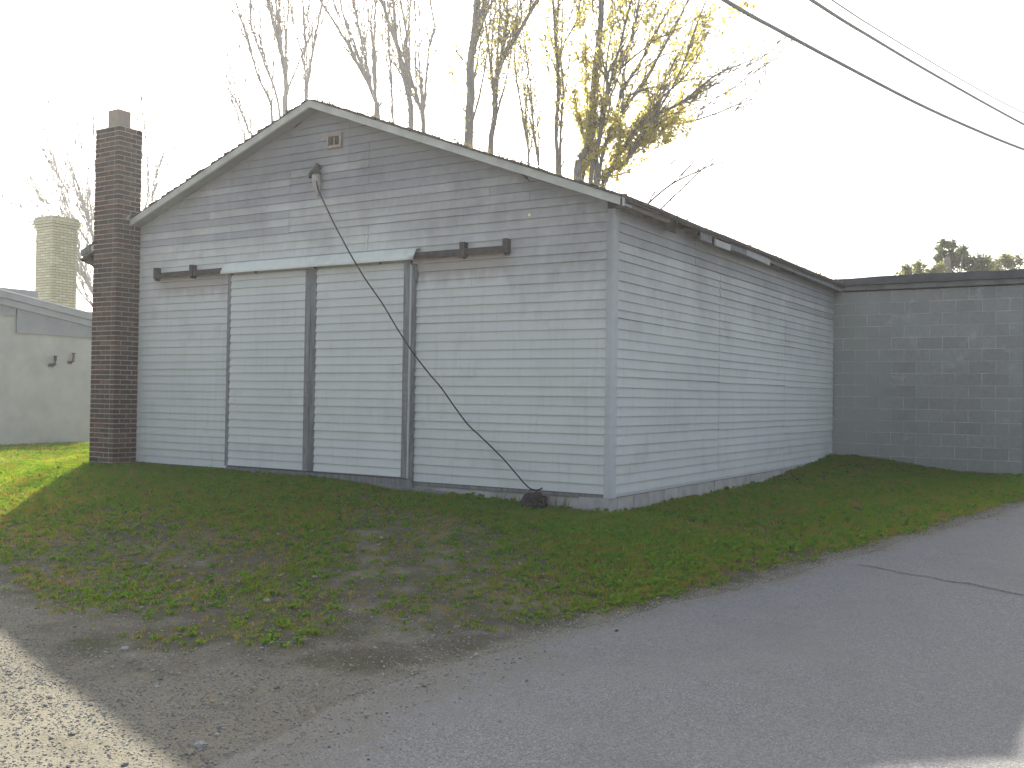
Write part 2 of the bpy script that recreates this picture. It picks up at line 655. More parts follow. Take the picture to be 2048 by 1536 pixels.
def clapboard(x0, x1, k, parent, mat, depth=0.0, side=False, top=None, gap=0.0, tilt=0.0):
    """one lapped board: bottom at course k"""
    z0 = k * E + gap
    z1 = (k + 1) * E + .012
    if top is not None:
        z1 = min(z1, top)
    bt = .0185 + U(-.0025, .003)
    n = max(2, int((x1 - x0) / .5) + 1)
    v = []
    ph = U(0, 100)
    for i in range(n):
        t = i / (n - 1)
        wob = mnoise.noise(Vector((t * (x1 - x0) * 1.3 + ph, 0, 0))) * .0016
        dz = tilt * (t - .5) + wob
        if side or z1 + .1 < 3.14:
            xb = xt = x0 + (x1 - x0) * t
        else:
            lb, rb = xlim(z0)
            lt, rt = xlim(z1)
            a0, a1 = max(x0, lb), min(x1, rb)
            b0, b1 = max(x0, lt), min(x1, rt)
            if b1 < b0:
                b0 = b1 = (b0 + b1) / 2
            xb = a0 + (a1 - a0) * t
            xt = b0 + (b1 - b0) * t
        yo = -depth
        row = [(xb, yo - .003 - bt, z0 + dz), (xt, yo - .0045, z1), (xt, yo + .004, z1), (xb, yo - .003, z0 + dz)]
        if side:
            row = [(-y, x, z) for x, y, z in row]
        v += row
    f = []
    for i in range(n - 1):
        a = 4 * i
        for j in range(4):
            q = (j + 1) % 4
            f.append((a + j, a + 4 + j, a + 4 + q, a + q))
    f.append((0, 3, 2, 1)[::-1])
    f.append((4 * (n - 1), 4 * (n - 1) + 1, 4 * (n - 1) + 2, 4 * (n - 1) + 3)[::-1])
    mb = MB().add(v, f)
    return mb.build('clapboard', mat, parent)


# front sheathing with the gable shape
fw = MB()
prof = [(WX0, 0, -.02), (0, 0, -.02), (0, 0, roof_z(0) - .11), (PKX, 0, PKZ - .11), (WX0, 0, roof_z(WX0) - .11)]
fw.prism(prof, (0, .10, 0))
front = fw.build('front_wall', M['dark'], barn)
sw = MB()
sw.box(-.10, .102, -.02, 0, LEN - .01, 2.96)
side = sw.build('side_wall', M['dark'], barn)
MB().box(WX0, .102, -.02, WX0 + .1, LEN - .01, 2.96).build('left_wall', M['siding'], barn)
MB().prism([(x, LEN - .2, z) for x, _, z in prof], (0, .10, 0)).build('rear_wall', M['siding'], barn)

DT = 2.56                                        # top of the doors
for k in range(0, 46):
    z = k * E
    l, r = xlim(z)
    if r - l < .12:
        break
    if z < 2.50:
        segs = [(-8.28, -5.68), (-2.55, -.072)]
        if R() < .3:
            sx_ = U(-2.1, -.5)
            segs = [(-8.28, -5.68), (-2.55, sx_ - .0015), (sx_ + .0015, -.072)]
    elif z < 3.0:
        segs = [(-8.28, -6.25), (-6.247, -3.305), (-3.30, -.072)]
    else:
        q = [-8.2, -6.1, -4.61, -3.305, -1.02, .1] if k < 40 else [-8, -4.61, -3.62, .1]
        if k % 2 == 0 and k < 38:
            q = [-8.2, -4.61, -1.55, .1]
        segs = [(a + .001, b - .002) for a, b in zip(q[:-1], q[1:])]
    for a, b in segs:
        a2, b2 = max(a, l), min(b, r if z > 3.04 else -.072)
        if b2 - a2 < .06:
            continue
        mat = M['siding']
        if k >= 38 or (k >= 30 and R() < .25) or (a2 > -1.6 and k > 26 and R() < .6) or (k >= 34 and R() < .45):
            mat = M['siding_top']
        gap = .0
        tilt = U(-.0015, .0015)
        if k % 6 == 0 and k:
            gap = U(.008, .014)
            tilt = U(-.010, .010)
        clapboard(a2, b2, k, front, mat, 0, False, None, gap, tilt)
# side wall boards in three long panels
for k in range(0, 30):
    if k >= 26:
        q = [.072, 2.2, 5.4, 8.68]
    else:
        q = [.072, 3.055, 5.86, 8.68]
    for a, b in zip(q[:-1], q[1:]):
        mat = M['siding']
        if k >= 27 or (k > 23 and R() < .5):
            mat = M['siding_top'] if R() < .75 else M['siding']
        g = U(.008, .014) if (k % 6 == 0 and k) else 0
        clapboard(a + (.011 if 1 < a < 4 else .005 if a > 4 else 0), b, k, side, mat, 0, True, 2.985, g, U(-.010, .010) if g else U(-.0015, .0015))

# corner board, base trim
MB().box(-.071, -.024, -.035, .0, -.0005, 2.97).build('corner_board', M['trim'], barn)
MB().box(.0005, -.024, -.035, .024, .071, 2.97).build('corner_board', M['trim'], barn)
MB().box(.001, .073, -.030, .016, 8.6, -.002).build('sill_board', M['trim'], barn)
MB().box(-2.55, -.012, -.045, -.073, -.001, -.006).build('sill_board', M['trim_old'], barn)
MB().box(-8.28, -.012, -.075, -5.68, -.001, -.006).build('sill_board', M['trim_old'], barn)

# foundation blocks under the corner and along the side
fy = -.03
for i in range(24):
    ln = .19 if i == 0 else .402
    if fy + ln > 8.7:
        break
    o = MB()
    j = U(-.004, .004)
    o.box(-.19, fy, -.50, .006 + j, fy + ln - .008, -.037)
    o.build('foundation_block', M['concrete'], barn)
    fy += ln
MB().box(-.36, -.02, -.5, -.193, .17, -.04).build('foundation_block', M['concrete'], barn)
MB().box(-8.29, .01, -.5, -.365, .15, -.05).build('foundation_wall', M['concrete'], barn)
MB().box(-8.29, .155, -.5, -8.1, 8.7, -.05).build('foundation_wall', M['concrete'], barn)

# sliding doors


def door(x0, x1, lab):
    d = MB()
    d.box(x0, -.052, .045, x1, -.014, DT)
    dr = d.build('sliding_door', M['dark'], barn)
    dr['label'] = lab
    for k in range(0, 26):
        z = k * E * 1.0 + .045
        if z > DT - .03:
            break
        kk = z / E
        clapboard(x0 + .001, x1 - .001, kk, dr, M['siding_door'], .052, False, DT, U(.002, .006) if k in (12,) else 0, U(-.001, .001))
    return dr


d1 = door(-5.60, -4.262, 'left door leaf of pale clapboard')
d2 = door(-4.075, -2.70, 'right door leaf of pale clapboard')
MB().box(-5.665, -.066, .035, -5.602, -.014, DT + .02).build('stile', M['trim_old'], d1)
MB().box(-4.26, -.072, .035, -4.174, -.014, DT + .01).build('stile', M['trim_old'], d1)
MB().box(-4.168, -.070, .035, -4.077, -.014, DT + .01).build('stile', M['trim_old'], d2)
MB().box(-2.698, -.072, .03, -2.612, -.014, DT + .03).build('stile', M['trim_old'], d2)
MB().box(-2.606, -.060, .02, -2.553, -.003, DT - .02).build('door_jamb', M['trim_old'], barn)
sp_ = MB()
sp_.prism([(-2.603, -.085, .03), (-2.585, -.085, .03), (-2.578, -.085, 2.50), (-2.598, -.085, 2.54)], (0, .02, 0))
sp_.build('loose_strip', M['trim'], barn)
MB().prism([(-2.55, -.05, 2.30), (-2.535, -.05, 2.32), (-2.52, -.06, 2.47), (-2.55, -.05, 2.49)], (0, .03, 0)).build('strip_hook', M['trim_old'], barn)
MB().box(-5.60, -.056, .030, -4.262, -.014, .0435).build('door_bottom_rail', M['trim_old'], d1)
MB().box(-4.075, -.056, .030, -2.70, -.014, .0435).build('door_bottom_rail', M['trim_old'], d2)
MB().box(-5.66, -.045, -.10, -2.56, -.002, .022).build('threshold', M['trim_old'], barn)
# latch hole plate on the meeting stile
lb = MB().box(-4.235, -.082, 1.02, -4.19, -.073, 1.16)
lb.build('latch', M['trim_old'], d1)

# track rails either side of the hood
for x0, x1, bks in ((-7.12, -5.62, (-7.10, -6.36)), (-2.56, -1.27, (-1.86, -1.285))):
    t = MB()
    t.box(x0, -.085, 2.60, x1, -.03, 2.665)
    t.box(x0, -.085, 2.59, x1, -.070, 2.60)
    tr = t.build('door_track', M['rust_board'], barn)
    for b in bks:
        q = MB()
        q.box(b - .03, -.1, 2.585, b + .03, -.02, 2.74)
        q.box(b - .018, -.092, 2.56, b + .018, -.012, 2.585)
        q.build('track_bracket', M['rust_board'], tr)
# stain strips under the brackets are rusty drips
# hood
hb = MB()
N = 24
v = []
for i in range(N + 1):
    t = i / N
    x = -5.70 + t * (5.70 - 2.50)
    s_ = mnoise.noise(Vector((x * 2.2, 0, 0))) * .006
    v += [(x, -.012, 2.735 + s_), (x, -.10, 2.712 + s_ * .6), (x, -.168, 2.600 + s_ * .4), (x, -.168, 2.575 + s_ * .4),
          (x, -.16, 2.575 + s_ * .4), (x, -.094, 2.70 + s_ * .6), (x, -.012, 2.72 + s_)]
f = []
for i in range(N):
    for j in range(7):
        q = (j + 1) % 7
        f.append((7 * i + j, 7 * i + q, 7 * i + 7 + q, 7 * i + 7 + j))
f.append(tuple(range(7)))
f.append(tuple(7 * N + j for j in range(7))[::-1])
hb.add(v, f)
hood = hb.build('door_hood', M['white'], barn)
hood['label'] = 'white sheet metal hood over the sliding door rail'
for x in (-5.2, -4.16, -3.1):
    MB().prism([(x, -.013, 2.69), (x, -.013, 2.52), (x, -.09, 2.68)], (.02, 0, 0)).build('hood_bracket', M['dark'], hood)
MB().box(-5.62, -.085, 2.60, -2.56, -.03, 2.665).build('door_track', M['rust_board'], barn)

# gable vent with two openings
vn = MB()
x0, x1, z0, z1 = -3.985, -3.735, 4.055, 4.235
for b in ((x0, z0, x1, z0 + .035), (x0, z1 - .035, x1, z1), (x0, z0 + .035, x0 + .035, z1 - .035), (x1 - .035, z0 + .035, x1, z1 - .035)):
    vn.box(b[0], -.045, b[1], b[2], -.012, b[3])
vent = vn.build('gable_vent', M['vent_frame'], barn)
MB().box(x0 + .036, -.02, z0 + .036, x1 - .036, -.013, z1 - .036).build('pane', M['dark'], vent)
MB().box(-3.866, -.034, z0 + .036, -3.852, -.0205, z1 - .036).build('mullion', M['vent_frame'], vent)

# added pale disc standing in for sunlight through a small hole near the right end of the gable
g = MB()
c0 = on_plane(1059, 430, 1, -.02)
g.tube([c0 + Vector((0, .012, 0)), c0 + Vector((0, -.006, 0))], .017, 10)
MATY = simple('hole_light_disc', (.95, .85, .5), (.9, .75, .4), 20, 3, .3, 0, 0)
g.build('hole_light_disc', MATY, barn)

# roof: deck slabs, shingle courses, rake boards
Y0, Y1 = -.20, 8.80


def slope_slab(xa, za, xb, zb, y0, y1, th, off=0.0):
    return [(xa, y0, za + off), (xb, y0, zb + off), (xb, y0, zb + off - th), (xa, y0, za + off - th)], (0, y1 - y0, 0)


for xa, za in ((LX, LZ), (RX, RZ)):
    mb = MB()
    p, e = slope_slab(xa, za, PKX, PKZ, Y0 + .03, Y1, .035, -.02)
    mb.prism(p, e)
    rf_ = mb.build('roof', M['dark'], barn)
    sx = PKX - xa
    ncs = 36
    for i in range(ncs):
        t0, t1 = i / ncs, (i + 1.15) / ncs
        t1 = min(t1, 1.0)
        xa_, za_ = xa + sx * t0, za + (PKZ - za) * t0
        xb_, zb_ = xa + sx * t1, za + (PKZ - za) * t1
        m2 = MB()
        ex = U(-.02, .012)
        lift = U(.004, .018)
        nseg = 12
        vv, ff = [], []
        for s2 in range(nseg + 1):
            y = Y0 - .012 + ex + (Y1 - Y0) * s2 / nseg
            dz = U(0, .006)
            dx = (U(-.02, .01) if i == 0 else 0) * (1 if xa > PKX else -1)
            sag = 0
            vv += [(xa_ + dx, y, za_ + lift + dz + sag), (xb_, y, zb_ - .012), (xb_, y, zb_ - .018), (xa_ + dx, y, za_ - .018 + sag)]
        for s2 in range(nseg):
            a = 4 * s2
            for j in range(4):
                q = (j + 1) % 4
                ff.append((a + j, a + q, a + 4 + q, a + 4 + j))
        ff += [(3, 2, 1, 0), (4 * nseg, 4 * nseg + 1, 4 * nseg + 2, 4 * nseg + 3)]
        m2.add(vv, ff)
        m2.build('shingle_course', M['shingle'], rf_)
    # rake board
    mb = MB()
    p, e = slope_slab(xa, za, PKX, PKZ, Y0, Y0 + .028, .088, -.019)
    mb.prism(p, e)
    mb.build('rake_board', M['rake'], barn)
    # soffit behind the rake board
    mb = MB()
    p, e = slope_slab(xa, za, PKX, PKZ, Y0 + .03, -.004, .02, -.075)
    mb.prism(p, e)
    mb.build('soffit', M['trim'], barn)

# right eave: rafter tails, torn fascia pieces
for i in range(15):
    y = .05 + i * .61
    if y > 8.6:
        break
    MB().prism([(0.0, y, 3.05), (0.0, y, 2.99), (.13, y, 2.965), (.155, y, 3.0), (.155, y, 3.02)], (0, .045, 0)).build('rafter_tail', M['brown'], barn)


def fas(y0, y1, zt, zb, mat, x=.165, dz=0.0, th=.02, lab=None):
    mb = MB()
    mb.prism([(x, y0, zt), (x, y1, zt + dz), (x, y1, zb + dz + U(-.01, .01)), (x, y0, zb)], (th, 0, 0))
    o = mb.build('fascia_board', mat, barn)
    if lab:
        o['label'] = lab


fas(-.20, 1.02, 3.035, 2.955, M['brown'])
fas(1.03, 1.30, 3.04, 2.90, M['dark'], .12)
fas(1.95, 2.30, 3.035, 2.91, M['trim_old'])
fas(2.42, 2.95, 2.985, 2.905, M['white'], .17, .0, .02, 'loose pale piece of fascia')
fas(2.97, 3.55, 3.035, 2.93, M['trim_old'])
fas(3.56, 4.55, 3.03, 2.93, M['trim'], .17, -.03)
fas(4.60, 8.70, 3.03, 2.965, M['trim_old'], .15, -.03)
MB().box(.001, .1, 2.955, .022, 8.65, 3.02).build('frieze_board', M['trim_old'], barn)
# left eave end seen past the chimney
MB().prism([(-8.62, Y0 - .02, 3.06), (-8.42, Y0 - .02, 3.14), (-8.40, Y0 - .02, 3.04), (-8.60, Y0 - .02, 2.98)], (0, .3, 0)).build('eave_return', M['trim_old'], barn)
el = MB()
el.tube([(-8.62, -.12, 2.93), (-8.50, -.12, 2.91), (-8.40, -.10, 2.84), (-8.34, -.06, 2.66), (-8.33, -.04, 2.4)], [.045, .055, .05, .04, .035], 8)
el.build('downspout_elbow', M['brown'], barn, True)
MB().prism([(-8.68, -.2, 2.95), (-8.40, -.2, 2.98), (-8.38, -.2, 2.92), (-8.60, -.2, 2.90)], (0, .9, 0)).build('gutter', M['dark'], barn)

# ------------------------------------------------------------------ brick chimneys


def brick_mesh(name, l, w_, h, mat, b=.002):
    mb = MB()
    x, y, z = l / 2, w_ / 2, h / 2
    v, f = [], []
    for sz, s in ((-z, b), (-z + b, 0), (z - b, 0), (z, b)):
        v += [(-x + s, -y + s, sz), (x - s, -y + s, sz), (x - s, y - s, sz), (-x + s, y - s, sz)]
    f.append((0, 3, 2, 1))
    f.append((12, 13, 14, 15))
    for r_ in range(3):
        for j in range(4):
            q = (j + 1) % 4
            f.append((4 * r_ + j, 4 * r_ + q, 4 * r_ + 4 + q, 4 * r_ + 4 + j))
    mb.add(v, f)
    me_ = bpy.data.meshes.new(name)
    me_.from_pydata(mb.v, [], mb.f)
    me_.materials.append(mat)
    return me_


def chimney(parent, x0, x1, y0, y1, z0, z1, mat, mortar, bl, bw, ch, joint, corbel=0, limit=300):
    core = MB()
    core.box(x0 + .004, y0 + .004, z0, x1 - .004, y1 - .004, z1 - .004)
    mo = core.build('mortar_core', mortar, parent)
    meshes = {}

    def put(cx, cy, cz, lx, ly, hide):
        key = (round(lx, 3), round(ly, 3))
        if hide:
            rest.box(cx - lx / 2, cy - ly / 2, cz - (ch - joint) / 2, cx + lx / 2, cy + ly / 2, cz + (ch - joint) / 2)
            return
        if key not in meshes:
            meshes[key] = brick_mesh('brick', lx, ly, ch - joint, mat)
        place('brick', meshes[key], parent, (cx + U(-.0015, .0015), cy + U(-.0015, .0015), cz + U(-.001, .001)), (0, U(-.006, .006), U(-.006, .006)))

    rest = MB()
    n = int(round((z1 - z0) / ch))
    cnt = 0
    for k in range(n):
        cz = z0 + (k + .5) * ch
        o = 0
        if corbel:
            up = n - 1 - k
            o = corbel * {0: 1.0, 1: 2.0, 2: 2.0, 3: 1.0}.get(up, 0)
        a0, a1, b0, b1 = x0 - o, x1 + o, y0 - o, y1 + o
        if o:
            mm = MB()
            mm.box(a0 + .009, b0 + .009, cz - ch / 2, a1 - .009, b1 - .009, cz + ch / 2 - .001)
            mm.build('corbel_core', mortar, parent)
        # visible front (y=b0) and right (x=a1), hidden back and left
        for face in range(4):
            horiz = face in (0, 2)
            lo, hi = (a0, a1) if horiz else (b0, b1)
            # alternate which face keeps the corner
            if (k % 2 == 0) == horiz:
                s0, s1 = lo, hi
            else:
                s0, s1 = lo + bw + joint, hi - bw - joint
            p = s0
            first = True
            while p < s1 - .02:
                l = bl
                if first and k % 2 == 1 and (s1 - s0) > bl * 1.6:
                    l = bl
                e_ = min(p + l, s1)
                if s1 - e_ < .035:
                    e_ = s1
                cc = (p + e_) / 2
                ll = e_ - p
                hide = face in (2, 3)
                if not hide:
                    cnt += 1
                    if cnt > limit:
                        hide = True
                if face == 0:
                    put(cc, b0 + bw / 2, cz, ll, bw, hide)
                elif face == 2:
                    put(cc, b1 - bw / 2, cz, ll, bw, hide)
                elif face == 1:
                    put(a1 - bw / 2, cc, cz, bw, ll, hide)
                else:
                    put(a0 + bw / 2, cc, cz, bw, ll, hide)
                p = e_ + joint
                first = False
    if rest.v:
        o = rest.build('brickwork', mat, parent)
        o['kind'] = 'stuff'


ch1 = thing('brick_chimney', 'tall red brick chimney against the left end of the clapboard garage', 'chimney', (-7.79, -.2, -.1))
chimney(ch1, -8.06, -7.535, -.40, -.015, -.14, 4.74, M['brick_red'], M['mortar_red'], .203, .092, .0686, .0125)
cap = MB()
cap.prism([(-8.03, -.37, 4.736), (-7.565, -.37, 4.736), (-7.66, -.30, 4.775), (-7.93, -.30, 4.775)], (0, .0, 0))
cap = MB()
v = [(-8.03, -.37, 4.737), (-7.565, -.37, 4.737), (-7.565, -.045, 4.737), (-8.03, -.045, 4.737),
     (-7.92, -.30, 4.78), (-7.67, -.30, 4.78), (-7.67, -.11, 4.78), (-7.92, -.11, 4.78)]
cap.add(v, [(0, 3, 2, 1), (4, 5, 6, 7), (0, 1, 5, 4), (1, 2, 6, 5), (2, 3, 7, 6), (3, 0, 4, 7)])
cap.build('mortar_wash', M['mortar_red'], ch1)
fl = MB()
for bx in ((-7.91, -.31, -7.685, -.285), (-7.91, -.125, -7.685, -.10), (-7.91, -.285, -7.885, -.125), (-7.71, -.285, -7.685, -.125)):
    fl.box(bx[0], bx[1], 4.76, bx[2], bx[3], 5.01)
fl.build('flue_tile', M['clay'], ch1)
MB().prism([(-7.54, -.30, 3.42), (-7.52, -.22, 3.50), (-7.5, -.1, 3.5), (-7.50, -.17, 3.42)], (.02, .0, .006)).build('flashing', M['trim'], ch1)

# ------------------------------------------------------------------ white building at left
wb = thing('stucco_building', 'low white stucco building with grey sloping roof edge left of the brick chimney', 'building', (-18.5, 1, -.15))
WXX = -15.4
wy0, wy1 = -4.0, 5.02


def rz(y):
    return 3.031 - .154 * (y - 2.636)


q = MB()
q.prism([(WXX, wy0, -.35), (WXX, wy1, -.35), (WXX, wy1, rz(wy1) - .22), (WXX, wy0, rz(wy0) - .22)], (-6.0, 0, 0))
q.build('wall', M['stucco'], wb)
q = MB()
q.prism([(WXX + .16, wy0 - .2, rz(wy0 - .2)), (WXX + .16, wy1 + .15, rz(wy1 + .15)), (WXX + .16, wy1 + .15, rz(wy1 + .15) - .13), (WXX + .16, wy0 - .2, rz(wy0 - .2) - .13)], (-6.4, 0, 0))
q.build('roof', M['metal'], wb)
q = MB()
q.prism([(WXX + .18, wy0 - .2, rz(wy0 - .2) + .03), (WXX + .18, wy1 + .17, rz(wy1 + .17) + .03), (WXX + .18, wy1 + .17, rz(wy1 + .17) + .001), (WXX + .18, wy0 - .2, rz(wy0 - .2) + .001)], (-.14, 0, 0))
q.build('drip_edge', M['edge'], wb)
q = MB()
q.prism([(WXX + .10, wy0 - .1, rz(wy0 - .1) - .132), (WXX + .10, wy1 + .1, rz(wy1 + .1) - .132), (WXX + .10, wy1 + .1, rz(wy1 + .1) - .27), (WXX + .10, wy0 - .1, rz(wy0 - .1) - .27)], (-.3, 0, 0))
q.build('fascia_board', M['metal'], wb)
q = MB()
q.prism([(WXX + .012, 2.99, 2.20), (WXX + .012, wy1 - .01, 2.19), (WXX + .012, wy1 - .01, rz(wy1) - .272), (WXX + .012, 2.99, rz(2.99) - .272)], (.045, 0, 0))
q.build('side_panel', M['panel'], wb)
q = MB()
q.prism([(WXX + .004, wy0, 2.56), (WXX + .004, 2.98, 2.545), (WXX + .004, 2.98, rz(2.98) - .272), (WXX + .004, wy0, rz(wy0) - .272)], (.03, 0, 0))
q.build('side_panel', M['panel'], wb)
# two short pipe elbows
for (yc_, zc, mk, lab) in ((3.86, 1.64, 'pipe_dark', 'dark pipe elbow'), (4.30, 1.72, 'pipe_rust', 'rusty pipe elbow')):
    t = MB()
    s_ = .9 if mk == 'pipe_rust' else 1.15
    t.tube([(WXX + .02, yc_ - .09 * s_, zc - .09), (WXX + .07, yc_ - .05 * s_, zc - .10), (WXX + .09, yc_ - .005, zc - .06), (WXX + .09, yc_, zc + .02), (WXX + .09, yc_, zc + .09)],
           [.035 * s_, .036 * s_, .034 * s_, .028 * s_, .026 * s_], 10)
    t.tube([(WXX + .09, yc_, zc + .091), (WXX + .09, yc_, zc + .115)], .045 * s_ * (.75 if mk == 'pipe_dark' else 1), 10)
    o = t.build('pipe_elbow', M[mk], wb, True)
    o['label'] = lab
# rear wing with flat grey roof and its chimney
rw = thing('rear_wing', 'grey flat roofed block showing behind the white stucco building', 'building', (-21, 3, -.2))
q = MB()
q.box(-24.0, -4.0, -.4, -18.4, 7.8, 3.05)
q.build('wall', M['stucco'], rw)
q = MB()
q.prism([(-18.3, -4.2, 3.40), (-18.3, 5.35, 3.43), (-18.3, 5.35, 3.05), (-18.3, -4.2, 3.05)], (-5.5, 0, 0))
q.build('roof', M['metal'], rw)
yc = thing('buff_brick_chimney', 'pale yellow brick chimney with corbelled top behind the white building', 'chimney', (-19.05, 6.35, 2.5))
chimney(yc, -19.50, -18.80, 6.03, 6.74, 2.50, 5.44, M['brick_yellow'], M['mortar_yellow'], .203, .095, .0686, .0105, .03, 300)
MB().box(-19.5, 6.0, -.4, -18.8, 6.74, 2.5).build('chimney_base', M['stucco'], yc)

# ------------------------------------------------------------------ concrete block building
bb = thing('block_building', 'flat roofed grey concrete block building butted against the back of the garage', 'building', (0, 9, 0))
BX0, BX1 = .012, 3.02
MB().box(-6.0, LEN + .012, -.5, BX1 - .01, 16, 2.93).build('wall_core', M['mortar_block'], bb)
BH, BLN = .2032, .4064
zt = 2.93
tot = 0
blk = {}
k = 0
while True:
    z1_ = zt - k * BH
    z0_ = z1_ - BH
    if z1_ < -.35:
        break
    x = BX1
    first = True
    while x > BX0 + .02:
        l = BLN
        if first and k % 2 == 1:
            l = BLN / 2
        a = max(x - l, BX0)
        key = round(x - a, 3)
        if key not in blk:
            blk[key] = brick_mesh('concrete_block', key - .013, .10, BH - .013, M['block'], .002)
        if key > .05:
            place('concrete_block', blk[key], bb, ((a + x) / 2, LEN + .056 + U(-.0012, .0012), (z0_ + z1_) / 2), (U(-.003, .003), 0, U(-.003, .003)))
        x = a
        first = False
    k += 1
# right return of the wall
MB().box(BX1 - .009, LEN + .012, -.5, BX1 + .05, 16, 2.93).build('end_wall', M['plaster'], bb)
q = MB()
N = 40
v = []
for i in range(N + 1):
    t = i / N
    x = -.16 + t * (BX1 + .2 + .16)
    s_ = mnoise.noise(Vector((x * 1.7, 9, 0))) * .02 - .02 * (1 - ss(t * 2.2)) * 1.0
    yv = LEN - .13 + mnoise.noise(Vector((x * 2, 4, 0))) * .01
    v += [(x, yv, 3.175 + s_), (x, yv, 3.04 + s_ * .4), (x, LEN + .3, 3.04), (x, LEN + .3, 3.19 + s_)]
f = []
for i in range(N):
    for j in range(4):
        w_ = (j + 1) % 4
        f.append((4 * i + j, 4 * i + w_, 4 * i + 4 + w_, 4 * i + 4 + j))
f += [(0, 3, 2, 1), (4 * N, 4 * N + 1, 4 * N + 2, 4 * N + 3)]
q.add(v, f)
q.build('parapet_coping', M['coping'], bb)
MB().box(-.10, LEN - .06, 2.955, BX1 + .1, LEN + .2, 3.036).build('parapet_trim', M['cap_trim'], bb)
MB().box(-6.0, LEN + .31, 2.94, BX1 + .1, 16, 3.12).build('roof', M['coping'], bb)

# ------------------------------------------------------------------ gable light fitting and hanging cable
lf = thing('gable_light_fitting', 'small dark capped fitting with pale tapering body high on the garage gable', 'light fitting', (-4.12, -.06, 3.8))
q = MB()
q.tube([(-4.10, -.015, 3.84), (-4.10, -.075, 3.86), (-4.10, -.09, 3.83)], [.03, .03, .02], 8)
q.tube([(-4.105, -.085, 3.845), (-4.105, -.085, 3.80), (-4.105, -.085, 3.755), (-4.105, -.085, 3.735)], [.018, .045, .062, .055], 10)
q.tube([(-4.15, -.09, 3.79), (-4.19, -.10, 3.74), (-4.19, -.10, 3.70)], [.022, .022, .016], 7)
q.build('cap', M['lamp_dark'], lf, True)
q = MB()
q.tube([(-4.10, -.085, 3.735), (-4.095, -.085, 3.66), (-4.085, -.082, 3.57), (-4.07, -.075, 3.50), (-4.065, -.07, 3.46)], [.052, .054, .042, .026, .010], 10)
q.build('pale_body', M['lamp_pale'], lf, True)

pl = [(633, 362), (636, 378), (648, 405), (668, 447), (700, 507), (730, 557), (764, 606), (795, 658), (828, 708), (858, 747), (882, 775), (908, 812), (935, 848), (960, 872), (985, 896), (1006, 917), (1020, 933), (1036, 952), (1050, 968), (1062, 978), (1076, 980), (1086, 976)]
pts = []
for i, (a, b) in enumerate(pl):
    t = i / (len(pl) - 1)
    y = -.10 - .16 * math.sin(math.pi * min(t * 1.05, 1)) - .02
    pts.append(on_plane(a, b, 1, y))
pts[-1].y = -.14
fine = []
for i in range(len(pts) - 1):
    p0, p1, p2, p3 = pts[max(i - 1, 0)], pts[i], pts[i + 1], pts[min(i + 2, len(pts) - 1)]
    for s_ in range(5):
        t = s_ / 5
        fine.append(.5 * ((2 * p1) + (p2 - p0) * t + (2 * p0 - 5 * p1 + 4 * p2 - p3) * t * t + (3 * p1 - p0 - 3 * p2 + p3) * t ** 3))
fine.append(pts[-1])
q = MB()
q.tube(fine, .0085, 6)
o = q.build('hanging_cable', M['cable'], None, True)
tag(o, 'black cable slanting from the gable fitting down to the ground near the corner', 'cable')

# dark lump at the cable's foot
lc = Vector((-.80, -.20, height(-.8, -.2) + .04))
q = MB()
v, f = [], []
NU, NV = 22, 14
for j in range(NV + 1):
    th = math.pi * j / NV
    for i in range(NU):
        ph = 2 * math.pi * i / NU
        d = Vector((math.sin(th) * math.cos(ph), math.sin(th) * math.sin(ph), math.cos(th)))
        r = 1 + .28 * mnoise.noise(d * 2.1 + Vector((3, 1, 7))) + .14 * mnoise.noise(d * 6)
        v.append((lc.x + d.x * .155 * r, lc.y + d.y * .12 * r, lc.z + d.z * .125 * r))
for j in range(NV):
    for i in range(NU):
        a, b = j * NU + i, j * NU + (i + 1) % NU
        f.append((a, b, b + NU, a + NU))
q.add(v, f)
o = q.build('rotted_stump', M['lump'], None, False)
tag(o, 'black lumpy rotted stump against the siding where the slanting cable ends', 'stump')

# weathered plank lying at the doors' foot
q = MB()
q.prism([(-2.92, -.10, -.085), (-1.95, -.13, -.125), (-1.95, -.13, -.095), (-2.92, -.10, -.045)], (0, -.10, 0))
o = q.build('plank', M['trim_old'])
tag(o, 'grey weathered plank lying in the grass at the foot of the right sliding door', 'plank')

# ------------------------------------------------------------------ overhead cables


def over(name_label, pix, d0, d1, r):
    n = len(pix)
    ps = [px(a, b, d0 + (d1 - d0) * ((a - pix[0][0]) / (pix[-1][0] - pix[0][0]))) for a, b in pix]
    a = ps[0] + (ps[0] - ps[1]) * 2.5 + Vector((0, 0, .12))
    b = ps[-1] + (ps[-1] - ps[-2]) * 1.6 + Vector((0, 0, .12))
    ps = [a] + ps + [b]
    out = []
    for i in range(len(ps) - 1):
        p0, p1, p2, p3 = ps[max(i - 1, 0)], ps[i], ps[i + 1], ps[min(i + 2, len(ps) - 1)]
        for s_ in range(8):
            t = s_ / 8
            out.append(.5 * ((2 * p1) + (p2 - p0) * t + (2 * p0 - 5 * p1 + 4 * p2 - p3) * t * t + (3 * p1 - p0 - 3 * p2 + p3) * t ** 3))
    out.append(ps[-1])
    mb = MB()
    mb.tube(out, r, 8)
    o_ = mb.build('overhead_cable', M['overhead'], None, True)
    tag(o_, name_label, 'cable', 'cables overhead at right')


over('thick overhead cable, lowest of the three crossing the sky at right', [(1449, 0), (1558, 61), (1685, 129), (1827, 203), (1938, 254), (2048, 299)], 13, 24, .030)
over('middle overhead cable, between the thick lowest one and the thin top one', [(1623, 0), (1748, 78), (1875, 153), (2048, 249)], 14, 25, .026)
over('thin overhead cable, uppermost of the three crossing the sky', [(1664, 0), (1780, 74), (1938, 168), (2048, 226)], 14.5, 26, .012)

# ------------------------------------------------------------------ trees


